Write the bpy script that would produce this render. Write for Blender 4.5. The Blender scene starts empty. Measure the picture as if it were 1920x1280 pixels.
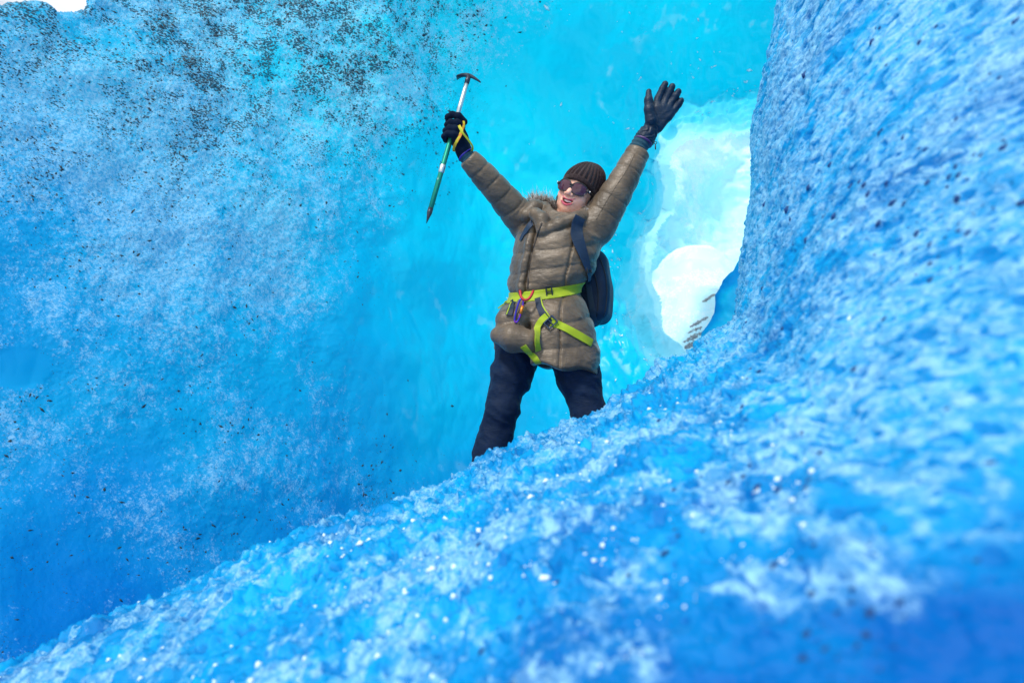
import bpy, bmesh, math, random
import numpy as np
from mathutils import Vector, Matrix
from mathutils.bvhtree import BVHTree
random.seed(7)
RNG = np.random.default_rng(11)
SC = bpy.context.scene
COL = SC.collection

# ---------------------------------------------------------------- camera
PITCH = math.radians(10.0)
CAMZ = 0.27
FPX = 1280.0                       # 24 mm lens on a 36 mm wide frame, 1920 px
cd = bpy.data.cameras.new('camera'); cam = bpy.data.objects.new('camera', cd); COL.objects.link(cam)
cam.location = (0, 0, CAMZ); cam.rotation_euler = (math.radians(90) + PITCH, 0, 0)
cd.sensor_width = 36.0; cd.lens = 24.0; cd.clip_start = 0.02; cd.clip_end = 3000
cd.dof.use_dof = True; cd.dof.focus_distance = 3.05; cd.dof.aperture_fstop = 2.8
SC.camera = cam

# ---------------------------------------------------------------- sky
SUN_EL, SUN_AZ = math.radians(48), math.radians(208)     # azimuth clockwise from +Y: behind the camera, to the left
w = bpy.data.worlds.new('World'); SC.world = w; w.use_nodes = True
nt = w.node_tree; nt.nodes.clear()
sky = nt.nodes.new('ShaderNodeTexSky'); sky.sky_type = 'NISHITA'; sky.sun_disc = False
sky.sun_elevation = SUN_EL; sky.sun_rotation = SUN_AZ; sky.air_density = 1.0; sky.dust_density = 1.5
tc = nt.nodes.new('ShaderNodeTexCoord'); mp = nt.nodes.new('ShaderNodeMapping'); mp.inputs['Scale'].default_value = (1, 1, 2.2)
nz = nt.nodes.new('ShaderNodeTexNoise'); nz.inputs['Scale'].default_value = 2.2; nz.inputs['Detail'].default_value = 7
rp = nt.nodes.new('ShaderNodeValToRGB'); rp.color_ramp.elements[0].position = .30; rp.color_ramp.elements[1].position = .55
mx = nt.nodes.new('ShaderNodeMix'); mx.data_type = 'RGBA'; mx.inputs['B'].default_value = (10.6, 11.0, 11.6, 1)
bg = nt.nodes.new('ShaderNodeBackground'); bg.inputs['Strength'].default_value = 0.088
wo = nt.nodes.new('ShaderNodeOutputWorld')
L = nt.links.new
L(tc.outputs['Generated'], mp.inputs['Vector']); L(mp.outputs[0], nz.inputs['Vector']); L(nz.outputs['Fac'], rp.inputs['Fac'])
L(rp.outputs['Color'], mx.inputs['Factor']); L(sky.outputs[0], mx.inputs['A']); L(mx.outputs['Result'], bg.inputs['Color']); L(bg.outputs[0], wo.inputs[0])

# ---------------------------------------------------------------- sun (soft: thin cloud)
sd = bpy.data.lights.new('sun', 'SUN'); sd.energy = 2.6; sd.angle = math.radians(9); sd.color = (1.0, .95, .87)
sun = bpy.data.objects.new('sun', sd); COL.objects.link(sun)
sdir = Vector((math.sin(SUN_AZ) * math.cos(SUN_EL), math.cos(SUN_AZ) * math.cos(SUN_EL), math.sin(SUN_EL)))
sun.rotation_euler = sdir.to_track_quat('Z', 'Y').to_euler(); sun.location = sdir * 30

# ---------------------------------------------------------------- exposure
vs = SC.view_settings; vs.view_transform = 'Standard'; vs.look = 'None'; vs.gamma = 1; vs.use_curve_mapping = False
vs.exposure = 0.30
SC.cycles.max_bounces = 8; SC.cycles.diffuse_bounces = 5; SC.cycles.glossy_bounces = 3
SC.cycles.transmission_bounces = 6; SC.cycles.use_denoising = True
SC.cycles.sample_clamp_indirect = 8

# ================================================================ helpers
def PW(px, py, Y):
    """Point of the plane y = Y seen at photograph pixel px, py (numbers or arrays)."""
    a = (np.asarray(px, float) - 960) / FPX; b = (640 - np.asarray(py, float)) / FPX
    dy = math.cos(PITCH) - b * math.sin(PITCH); dz = math.sin(PITCH) + b * math.cos(PITCH)
    t = np.asarray(Y, float) / dy
    r = np.stack(np.broadcast_arrays(a * t, np.asarray(Y, float) + 0 * t, CAMZ + dz * t), -1)
    return r

def V(px, py, Y): return Vector(PW(px, py, Y).tolist())

def to_px(P):
    P = np.asarray(P, float); x, y, z = P[..., 0], P[..., 1], P[..., 2] - CAMZ
    dep = y * math.cos(PITCH) + z * math.sin(PITCH); up = -y * math.sin(PITCH) + z * math.cos(PITCH)
    return 960 + FPX * x / dep, 640 - FPX * up / dep

_G = np.array([[1,1,0],[-1,1,0],[1,-1,0],[-1,-1,0],[1,0,1],[-1,0,1],[1,0,-1],[-1,0,-1],
               [0,1,1],[0,-1,1],[0,1,-1],[0,-1,-1],[1,1,0],[-1,1,0],[0,-1,1],[0,-1,-1]], np.float32)
def gnoise(P, scale=1.0, seed=0):
    P = np.asarray(P, np.float32) * np.float32(scale) + np.float32(seed * 17.31 + 100.5)
    i = np.floor(P).astype(np.int32); f = P - i
    u = f * f * f * (f * (f * 6 - 15) + 10)
    out = 0
    for dx in (0, 1):
        wx = u[..., 0] if dx else 1 - u[..., 0]
        for dy in (0, 1):
            wy = u[..., 1] if dy else 1 - u[..., 1]
            for dz in (0, 1):
                wz = u[..., 2] if dz else 1 - u[..., 2]
                h = ((i[..., 0] + dx).astype(np.uint32) * np.uint32(374761393) + (i[..., 1] + dy).astype(np.uint32) * np.uint32(668265263)
                     + (i[..., 2] + dz).astype(np.uint32) * np.uint32(2147483647) + np.uint32(seed * 1013 + 7))
                h = (h ^ (h >> np.uint32(13))) * np.uint32(1274126177); h = h ^ (h >> np.uint32(16))
                g = _G[h & np.uint32(15)]
                out = out + wx * wy * wz * (g[..., 0] * (f[..., 0] - dx) + g[..., 1] * (f[..., 1] - dy) + g[..., 2] * (f[..., 2] - dz))
    return out

def fbm(P, scale, octaves=4, seed=0, gain=.5, ridged=False):
    s = 0; a = 1.0; tot = 0
    for o in range(octaves):
        n = gnoise(P, scale * 2.03 ** o, seed + o)
        if ridged: n = .5 - 2 * np.abs(n)
        s = s + a * n; tot += a; a *= gain
    return s / tot

def sstep(a, b, x):
    t = np.clip((x - a) / (b - a), 0, 1); return t * t * (3 - 2 * t)

def catmull_grid(xs, ys, C, X, Y):
    """smooth interpolation of table C[y][x] (channels last allowed) at arrays X, Y."""
    xs, ys, C = np.asarray(xs, float), np.asarray(ys, float), np.asarray(C, float)
    if C.ndim == 2: C = C[..., None]
    def wts(k, v):
        v = np.clip(v, k[0], k[-1]); i = np.clip(np.searchsorted(k, v, 'right') - 1, 0, len(k) - 2)
        h = k[i + 1] - k[i]; t = (v - k[i]) / h
        im, ip = np.maximum(i - 1, 0), np.minimum(i + 2, len(k) - 1)
        h00 = 2*t**3 - 3*t**2 + 1; h10 = t**3 - 2*t**2 + t; h01 = -2*t**3 + 3*t**2; h11 = t**3 - t**2
        d0 = np.maximum(k[i + 1] - k[im], 1e-9); d1 = np.maximum(k[ip] - k[i], 1e-9)
        return (im, i, i + 1, ip), (-h10 * h / d0, h00 - h11 * h / d1, h01 + h10 * h / d0, h11 * h / d1)
    ix, wx = wts(xs, X); iy, wy = wts(ys, Y); out = 0
    for a in range(4):
        row = 0
        for b in range(4): row = row + wx[b][..., None] * C[iy[a], ix[b]]
        out = out + wy[a][..., None] * row
    return out[..., 0] if out.shape[-1] == 1 else out

def tag(o, label=None, cat=None, group=None, kind=None):
    if label: o['label'] = label
    if cat: o['category'] = cat
    if group: o['group'] = group
    if kind: o['kind'] = kind
    return o

def link(name, me, mat=None, parent=None, smooth=True):
    o = bpy.data.objects.new(name, me); COL.objects.link(o)
    if mat is not None: me.materials.append(mat)
    if parent is not None: o.parent = parent; o.matrix_parent_inverse = parent.matrix_world.inverted()
    if smooth: me.shade_smooth()
    return o

def mesh_arrays(name, verts, faces, attrs=None):
    """fast mesh from (N,3) and (M,4) or (M,3) arrays"""
    me = bpy.data.meshes.new(name); verts = np.asarray(verts, np.float32); faces = np.asarray(faces, np.int32)
    k = faces.shape[1]
    me.vertices.add(len(verts)); me.vertices.foreach_set('co', verts.ravel())
    me.loops.add(faces.size); me.loops.foreach_set('vertex_index', faces.ravel())
    me.polygons.add(len(faces)); me.polygons.foreach_set('loop_start', np.arange(0, faces.size, k, dtype=np.int32))
    me.polygons.foreach_set('loop_total', np.full(len(faces), k, np.int32))
    me.update(calc_edges=True); me.validate(clean_customdata=False)
    for n, v in (attrs or {}).items():
        v = np.asarray(v, np.float32)
        if v.ndim == 1:
            a = me.attributes.new(n, 'FLOAT', 'POINT'); a.data.foreach_set('value', v)
        else:
            a = me.attributes.new(n, 'FLOAT_COLOR', 'POINT'); a.data.foreach_set('color', np.concatenate([v, np.ones((len(v), 1), np.float32)], 1).ravel())
    return me

def grid_faces(n, m, keep=None, flip=False):
    i = np.arange(n * m).reshape(n, m)
    f = np.stack([i[:-1, :-1], i[:-1, 1:], i[1:, 1:], i[1:, :-1]], -1)
    if flip: f = f[..., ::-1]
    f = f.reshape(-1, 4)
    if keep is not None:
        k = keep.reshape(-1); f = f[k[f].all(1)]
    return f

def compact(P, F, attrs):
    used = np.zeros(len(P), bool); used[F.ravel()] = True; idx = np.cumsum(used) - 1
    return P[used], idx[F], {k: v[used] for k, v in attrs.items()}

def grid_normals(P):
    du = np.gradient(P, axis=0); dv = np.gradient(P, axis=1)
    n = np.cross(du, dv); return n / np.maximum(np.linalg.norm(n, axis=-1, keepdims=True), 1e-9)

# ---------------------------------------------------------------- node helper
class NT:
    def __init__(s, name):
        s.m = bpy.data.materials.new(name); s.m.use_nodes = True; s.t = s.m.node_tree; s.t.nodes.clear()
        s.out = s.t.nodes.new('ShaderNodeOutputMaterial')
    def n(s, typ, ins=None, **kw):
        nd = s.t.nodes.new('ShaderNode' + typ)
        for k, v in kw.items(): setattr(nd, k, v)
        for k, v in (ins or {}).items(): s.put(nd.inputs[k], v)
        return nd
    def put(s, sock, v):
        if isinstance(v, bpy.types.Node): v = v.outputs[0]
        if isinstance(v, bpy.types.NodeSocket): s.t.links.new(v, sock)
        elif isinstance(v, (tuple, list)) and sock.type == 'RGBA' and len(v) == 3: sock.default_value = (*v, 1)
        else: sock.default_value = v
    def mix(s, f, a, b, blend='MIX'):
        nd = s.n('Mix', data_type='RGBA', blend_type=blend); s.put(nd.inputs['Factor'], f); s.put(nd.inputs['A'], a); s.put(nd.inputs['B'], b)
        return nd.outputs['Result']
    def math(s, op, a, b=0.0, clamp=False):
        nd = s.n('Math', operation=op, use_clamp=clamp); s.put(nd.inputs[0], a); s.put(nd.inputs[1], b); return nd.outputs[0]
    def ramp(s, v, a, b, lo=0.0, hi=1.0):
        nd = s.n('MapRange', interpolation_type='SMOOTHSTEP'); s.put(nd.inputs[0], v)
        for i, x in enumerate((a, b, lo, hi)): s.put(nd.inputs[i + 1], x)
        return nd.outputs[0]
    def obj(s, scale=(1, 1, 1), rot=(0, 0, 0)):
        c = s.n('TexCoord'); mp = s.n('Mapping', {'Vector': c.outputs['Object'], 'Scale': scale, 'Rotation': rot}); return mp.outputs[0]
    def noise(s, vec, scale, detail=4, rough=.55, dist=0.0):
        return s.n('TexNoise', {'Vector': vec, 'Scale': scale, 'Detail': detail, 'Roughness': rough, 'Distortion': dist}).outputs[0]
    def attr(s, name): return s.n('Attribute', attribute_name=name)
    def bump(s, h, strength=.3, dist=.01, normal=None):
        nd = s.n('Bump', {'Height': h, 'Strength': strength, 'Distance': dist})
        if normal is not None: s.put(nd.inputs['Normal'], normal)
        return nd.outputs[0]
    def surf(s, sh): s.t.links.new(sh.outputs[0] if isinstance(sh, bpy.types.Node) else sh, s.out.inputs[0]); return s.m

def plain(name, col, rough=.5, metal=0.0, spec=.5, noise_amt=.12, nscale=60, bump=.15, bdist=.002, **extra):
    t = NT(name); v = t.obj(); n = t.noise(v, nscale, 4)
    c = t.mix(t.ramp(n, .3, .7), tuple(x * (1 - noise_amt) for x in col), tuple(min(1, x * (1 + noise_amt)) for x in col))
    b = t.n('BsdfPrincipled', {'Base Color': c, 'Roughness': rough, 'Metallic': metal, 'Specular IOR Level': spec,
                               'Normal': t.bump(n, bump, bdist)})
    for k, x in extra.items(): t.put(b.inputs[k.replace('_', ' ')], x)
    return t.surf(b)

def ice_material(name, deep, clear, frost, trans=.38, fine=1.0, coarse=1.0, speck=1.0, rough=.32, patch_hi=.6, grain=1.0, soft=1.0, stretch=(1, 1, 1), relief=.55, crough=.35):
    """glacier ice: clear blue ice (attribute tint: 0 thick blue, 1 thin cyan) under patches of white crust (attribute frost), dirt specks (attribute dirt)"""
    t = NT(name); v = t.obj(stretch)
    fr, ti, di = t.attr('frost').outputs['Fac'], t.attr('tint').outputs['Fac'], t.attr('dirt').outputs['Fac']
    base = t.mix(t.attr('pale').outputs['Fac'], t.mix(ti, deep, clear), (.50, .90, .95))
    big = t.noise(v, 2.6 * coarse, 6, .62, .6)
    mid = t.noise(v, 17 * fine, 6, .68, .5)
    tiny = t.noise(v, 95 * fine, 3, .7)
    m = t.math('ADD', t.math('MULTIPLY', big, .9), t.math('ADD', t.math('MULTIPLY', mid, 1.1), t.math('MULTIPLY', tiny, .95 * grain)))
    # crust where the summed noise passes a threshold lowered by frost
    thr = t.math('SUBTRACT', 1.445 + .475 * grain, t.math('MULTIPLY', fr, .62))
    crust = t.ramp(t.math('SUBTRACT', m, thr), -.13 * soft, .17 * soft)
    crust = t.math('MULTIPLY', crust, t.ramp(fr, .0, .25), clamp=True)
    crust = t.math('MULTIPLY', crust, patch_hi / .6 * .75, clamp=True)
    fine_n = t.noise(v, 58 * fine, 5, .72, .8); glaze = t.mix(.25, base, frost)
    col = t.mix(crust, base, t.mix(t.ramp(fine_n, .42, .58), glaze, frost))
    # dirt: fine grains, clustered
    vor = t.n('TexVoronoi', {'Vector': t.obj((1, 1, 1.7)), 'Scale': 62 * fine, 'Randomness': 1.0})
    clus = t.noise(v, 7 * coarse, 5, .65)
    lim = t.math('MULTIPLY', t.math('MULTIPLY', di, t.ramp(clus, .38, .60)), .60)
    spk = t.ramp(t.math('SUBTRACT', vor.outputs['Distance'], lim), -.05, .02, 1.0, 0.0)
    spk = t.math('MULTIPLY', t.math('MULTIPLY', spk, t.ramp(di, .02, .2)), .85 * speck, clamp=True)
    col = t.mix(spk, col, (.012, .03, .05))
    hgt = t.math('ADD', t.math('MULTIPLY', mid, 1.0), t.math('ADD', t.math('MULTIPLY', tiny, .35), t.math('MULTIPLY', fine_n, .6)))
    bst = t.math('ADD', t.math('MULTIPLY', fr, relief), .07)
    nrm = t.n('Bump', {'Height': hgt, 'Strength': bst, 'Distance': .012 / fine}).outputs[0]
    p = t.n('BsdfPrincipled', {'Base Color': col, 'Roughness': t.math('ADD', t.math('MULTIPLY', crust, crough), rough), 'Specular IOR Level': .5, 'IOR': 1.31, 'Normal': nrm})
    tr = t.n('BsdfTranslucent', {'Color': col, 'Normal': nrm})
    ms = t.n('MixShader', {0: trans}); t.t.links.new(p.outputs[0], ms.inputs[1]); t.t.links.new(tr.outputs[0], ms.inputs[2])
    return t.surf(ms)

M_WALL = ice_material('cave_ice', (.002, .23, .62), (.003, .70, .87), (.34, .66, .87), trans=.45, relief=.75)
M_BANK = ice_material('bank_ice', (.001, .105, .41), (.004, .39, .78), (.32, .64, .87), trans=.15, fine=.85, rough=.16, crough=.2, patch_hi=.75, soft=1.6, stretch=(1, .5, 1), relief=.75)  # deep blue kept dark to carry the shade painted at the lower right

# ================================================================ the cave: left wall, back wall and arch as one shell
def cave_depth(px, py):
    xs = [-900, -500, -200, 100, 400, 600, 740, 850, 1000, 1200, 1450, 1750, 2200]
    top = [1.9, 2.3, 2.7, 3.2, 3.8, 4.3, 4.75, 5.2, 5.6, 5.8, 5.8, 5.0, 4.0]
    ys = [-900, -500, -200, 100, 400, 700, 1000, 1300, 1600]
    kl = [1.15, 1.12, 1.08, 1.04, 1.0, .97, .92, .82, .70]       # left wall lies back a little
    kr = [.42, .58, .76, .92, 1.0, 1.0, .95, .86, .75]           # the arch comes forward overhead
    C = [[t * (a + (b - a) * min(1, max(0, (x - 450) / 550))) for x, t in zip(xs, top)] for a, b in zip(kl, kr)]
    return catmull_grid(xs, ys, C, px, py)

RIM = np.array([(1290, 662), (1258, 625), (1236, 585), (1226, 540), (1222, 495), (1232, 440), (1262, 398), (1266, 345), (1250, 308), (1260, 282),
                (1292, 259), (1325, 255), (1352, 254), (1420, 250), (1500, 246), (1580, 260), (1620, 350), (1620, 500), (1570, 620), (1450, 700), (1340, 700)], float)
def poly_sd(px, py, poly):
    """signed distance in px, positive inside"""
    d = np.full(px.shape, 1e9); ins = np.zeros(px.shape, bool)
    for a, b in zip(poly, np.roll(poly, -1, 0)):
        e = b - a; t = np.clip(((px - a[0]) * e[0] + (py - a[1]) * e[1]) / (e @ e), 0, 1)
        d = np.minimum(d, np.hypot(px - a[0] - t * e[0], py - a[1] - t * e[1]))
        c = ((a[1] > py) != (b[1] > py)) & (px < (b[0] - a[0]) * (py - a[1]) / (b[1] - a[1] + 1e-12) + a[0]); ins ^= c
    return np.where(ins, d, -d)

def axis(parts):
    r = [np.linspace(a, b, n, endpoint=False) for a, b, n in parts]; return np.concatenate(r)
def build_cave():
    ax = axis([(-900, -20, 90), (-20, 880, 420), (880, 1480, 300), (1480, 2200, 50)])
    ay = axis([(-520, -10, 90), (-10, 720, 380), (720, 1260, 230), (1260, 1600, 30)])
    X, Y = np.meshgrid(ax, ay, indexing='ij'); sh = X.shape
    D = cave_depth(X, Y); P = PW(X, Y, D)
    edge = [0, 25, 120, 165, 176, 300]
    # --- sky notch: top edge of the left wall
    tx = [-900, -400, -60, 0, 18, 40, 58, 75, 98, 120, 150, 160, 172, 186, 230, 330, 500, 900, 2200]
    ty = [60, 40, 30, 24, 18, 13, 14, 10, 22, 26, 26, 23, 3, -28, -70, -150, -330, -620, -700]
    nn = gnoise(np.stack([X, X * 0, X * 0], -1), .11, 3) * 5 + gnoise(np.stack([X, X * 0, X * 0], -1), .33, 4) * 2.5
    T = np.interp(X, tx, ty) + nn * (X < 400)
    over = T - Y                                      # >0 above the rim
    D = D + .010 * np.clip(over + 6, 0, None) ** 1.6
    # --- opening towards daylight
    wob = fbm(np.stack([X, Y, X * 0], -1), 1 / 40, 2, 9) * 15
    S = poly_sd(X, Y, RIM) + wob + 16
    thick = np.clip(S + 70, 0, None)
    D = D + .00016 * thick ** 2.0 + .004 * np.clip(S - 2, 0, None) ** 1.8
    P = PW(X, Y, D)
    keep = (over < 7) & (S < 20)
    # --- regions
    fz = catmull_grid([-900, 0, 300, 500, 620, 700, 780, 860, 960, 1100, 2200], [-500, 0, 150, 300, 500, 700, 850, 1000, 1600],
        [[1, 1, 1, 1, 1, 1, 1, .9, .5, .1, 0],
         [1, 1, 1, 1, 1, 1, 1, .85, .50, .22, .1],
         [1, 1, 1, .95, .95, .9, .85, .55, .35, .10, .05],
         [1, .85, 1, .95, .85, .65, .35, .12, .05, .03, .0],
         [.8, .70, .9, .88, .60, .28, .10, .04, .02, .0, 0],
         [.7, .55, .62, .52, .28, .12, .05, .02, .0, 0, 0],
         [.6, .40, .42, .42, .45, .28, .12, .05, .02, 0, 0],
         [.5, .42, .40, .42, .44, .38, .27, .12, .05, 0, 0],
         [.5, .5, .48, .45, .4, .3, .2, .1, .05, 0, 0]], X, Y)
    fz = np.clip(fz + fbm(P, 1.3, 4, 21) * .65 * sstep(0, .3, fz) , 0, 1.1)
    # smooth clear window of ice on the far left
    win = sstep(1.15, .85, np.hypot((X - 35) / 58, (Y - 690) / 38)); fz = fz * (1 - win)
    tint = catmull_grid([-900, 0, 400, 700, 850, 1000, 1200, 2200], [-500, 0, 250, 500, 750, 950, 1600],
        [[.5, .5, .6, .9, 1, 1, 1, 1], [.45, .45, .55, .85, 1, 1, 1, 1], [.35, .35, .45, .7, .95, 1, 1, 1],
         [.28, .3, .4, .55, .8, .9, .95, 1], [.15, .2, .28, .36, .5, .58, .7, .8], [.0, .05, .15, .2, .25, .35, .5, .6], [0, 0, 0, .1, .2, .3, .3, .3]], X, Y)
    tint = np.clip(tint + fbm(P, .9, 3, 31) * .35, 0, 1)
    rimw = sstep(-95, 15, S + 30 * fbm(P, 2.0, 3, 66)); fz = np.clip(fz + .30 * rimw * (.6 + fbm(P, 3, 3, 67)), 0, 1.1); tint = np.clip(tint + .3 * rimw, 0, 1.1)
    dirt = catmull_grid([-900, 0, 200, 400, 600, 720, 800, 880, 980, 2200], [-500, 0, 150, 300, 450, 650, 850, 1000, 1600],
        [[1, 1, 1, 1, 1, 1, .9, .6, .1, 0], [1, .9, .95, 1, 1, 1, .95, .55, .1, 0], [1, .7, .7, .95, .95, 1, .8, .45, .05, 0],
         [.8, .55, .55, .75, .55, .6, .4, .12, .0, 0], [.5, .30, .30, .32, .25, .2, .12, .05, .0, 0], [.3, .18, .18, .22, .15, .10, .05, .03, .0, 0],
         [.25, .25, .22, .15, .2, .3, .15, .08, .0, 0], [.25, .25, .2, .2, .28, .35, .25, .2, .05, 0], [.4, .4, .4, .4, .4, .4, .3, .3, .1, 0]], X, Y)
    dirt = np.clip(dirt * (1 - win), 0, 1)
    # --- relief: broad billows, scallops in the clear ice, granular crust on the wall
    N = grid_normals(P)
    far = np.clip(D / 4.5, .6, 2)
    d = .17 * fbm(P, .8, 3, 1) + .060 * fbm(P, 3.1, 3, 5) * (.35 + fz) - .05 * np.abs(gnoise(P * np.array([1, 1, .6]), 1.9, 61)) * fz
    scal = fbm(P * np.array([1, 1, .55]), 3.4, 3, 45, ridged=True)
    d = d + .050 * scal * (1 - np.clip(fz, 0, 1)) * (.35 + sstep(-220, -30, S) * 1.3)
    d = d + (.016 * fbm(P, 16, 3, 8) + .011 * fbm(P, 48, 2, 12)) * np.clip(fz, 0, 1)
    d = d * (1 - .75 * sstep(-14, 8, S))
    P = P + N * (d * far)[..., None]
    V0 = P.reshape(-1, 3)
    F = grid_faces(*sh, keep=keep, flip=True)
    # lively white veins and trapped-air wisps on the scallop crests (whiter ice, so part of frost)
    crest = sstep(.20, .36, scal) * sstep(.02, .25, fbm(P, 2.1, 3, 77) + .05) * (fz < .3) * sstep(560, 640, X) * sstep(1000, 820, Y) * sstep(-.05, .12, fbm(P, 11, 3, 78))
    fz = fz + crest * (.22 + .30 * sstep(-260, -10, S))
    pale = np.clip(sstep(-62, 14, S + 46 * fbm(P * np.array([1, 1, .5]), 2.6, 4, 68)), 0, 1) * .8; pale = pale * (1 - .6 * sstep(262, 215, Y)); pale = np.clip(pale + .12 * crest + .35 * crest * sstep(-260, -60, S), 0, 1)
    at = {'frost': fz.ravel(), 'tint': tint.ravel(), 'dirt': dirt.ravel(), 'pale': pale.ravel()}
    V1, F1, at = compact(V0, F, at)
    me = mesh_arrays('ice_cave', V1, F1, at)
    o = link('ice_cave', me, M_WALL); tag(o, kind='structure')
    return P, dirt, keep, X, Y, N
CAVE = build_cave()

# ================================================================ daylit passage beyond the opening
M_PALE = ice_material('pale_ice', (.20, .68, .88), (.55, .87, .93), (.80, .89, .93), trans=.15, fine=.5, coarse=.5, speck=.6)
def build_passage():
    ax, ay = np.linspace(1120, 1680, 230), np.linspace(60, 800, 260)
    X, Y = np.meshgrid(ax, ay, indexing='ij')
    D = catmull_grid([1120, 1220, 1260, 1320, 1400, 1500, 1680], [60, 240, 330, 440, 600, 800],
                     [[10, 12, 13.0, 14, 14.5, 14, 11], [10, 12.2, 13.4, 14.5, 15, 14, 11], [9, 11, 13, 15, 15.5, 14, 11], [9, 10.8, 12.6, 14.6, 15, 14, 11],
                      [8.5, 10, 11.5, 13, 14, 13, 10], [8, 9, 10, 11, 12, 11, 9]], X, Y)
    P = PW(X, Y, D); N = grid_normals(P)
    d = .45 * fbm(P, .30, 3, 2) + .16 * fbm(P * np.array([1, 1, 1.6]), 1.1, 4, 6, ridged=True) + .03 * fbm(P, 5, 3, 7)
    d = d + .30 * fbm(P * np.array([.5, 1, 1.5]), .55, 2, 31, ridged=True); P = P + N * d[..., None]
    t = catmull_grid([1120, 1230, 1280, 1330, 1420, 1680], [60, 260, 330, 440, 600, 800],
                     [[.3, .6, .8, 1, 1, 1], [.2, .6, 1, 1, 1, 1], [.1, .2, .7, .9, .8, .8], [.0, .1, .4, .7, .7, .7], [.0, .2, .6, .9, .9, .9], [.0, .2, .6, 1, 1, 1]], X, Y)
    t = np.clip(t + .8 * fbm(P, .8, 4, 17), 0, 1)
    fr = np.clip(.45 + 1.4 * fbm(P, .5, 4, 19) + .6 * sstep(90, 20, np.hypot(X - 1310, Y - 262)), 0, 1)  # round white spot paints the sunlit patch near the top into the frost
    me = mesh_arrays('ice_passage', P.reshape(-1, 3), grid_faces(*X.shape, flip=True), {'frost': fr.ravel(), 'tint': t.ravel(), 'dirt': (.25 * sstep(.1, .3, fbm(P, .8, 3, 5)) * sstep(1360, 1280, X)).ravel()})
    tag(link('ice_passage', me, M_PALE), kind='structure')
build_passage()

M_SNOW = ice_material('sunlit_snow', (.42, .80, .90), (.60, .86, .92), (.86, .91, .93), trans=.1, fine=.5, coarse=.5, speck=0)
def build_mound():
    # a dome of snow filling the lower half of the opening, x right, y away, z up, in its own frame
    c = PW(1330, 560, 9.2); u = np.linspace(-1, 1, 170); X, Y = np.meshgrid(u, u, indexing='ij')
    R = np.hypot(X, Y); hgt = 1.0 * np.exp(-(R * 1.25) ** 2.8)
    P = np.stack([c[0] - .12 + X * 1.75, 9.6 + Y * 2.0, -1.25 + hgt * (4.55 + .10 * X)], -1)
    P[..., 2] += .35 * fbm(P, .8, 4, 3) * sstep(.0, .5, R) + .16 * fbm(P * np.array([.4, 1, 2.2]), 1.6, 3, 4, ridged=True)
    n = P[..., 0].size
    me = mesh_arrays('snow_mound', P.reshape(-1, 3), grid_faces(*X.shape), {'frost': np.clip(.62 + 1.6 * fbm(P * np.array([.5, 1, 1.6]), 1.3, 4, 8), 0, 1).ravel(), 'tint': np.full(n, .8), 'dirt': np.zeros(n)})
    o = link('snow_mound', me, M_SNOW); tag(o, kind='structure')
    return o
MOUND = build_mound()

# ================================================================ ground
def build_ground():
    r = np.concatenate([[0, .5, 1, 1.5, 2, 3, 4, 5, 7, 9], np.geomspace(12, 900, 26)]); a = np.linspace(0, 2 * math.pi, 97)
    R, A = np.meshgrid(r, a, indexing='ij')
    P = np.stack([R * np.sin(A), 3 + R * np.cos(A), R * 0 - 1.3], -1)
    P[..., 2] += .05 * fbm(P, .5, 3, 4) * sstep(1, 4, R) + 2.5 * fbm(P, .02, 4, 8) * sstep(25, 120, R)
    n = R.size
    me = mesh_arrays('ground', P.reshape(-1, 3), grid_faces(*R.shape, flip=True), {'frost': np.where(R > 6, .9, .2).ravel(), 'tint': np.where(R > 6, 1., .2).ravel(), 'dirt': np.full(n, .05)})
    t = ice_material('glacier_ground', (.02, .22, .70), (.68, .78, .85), (.80, .85, .88), trans=0.0, fine=.4, coarse=.3, speck=.6)
    tag(link('ground', me, t), kind='structure')
build_ground()

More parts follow.
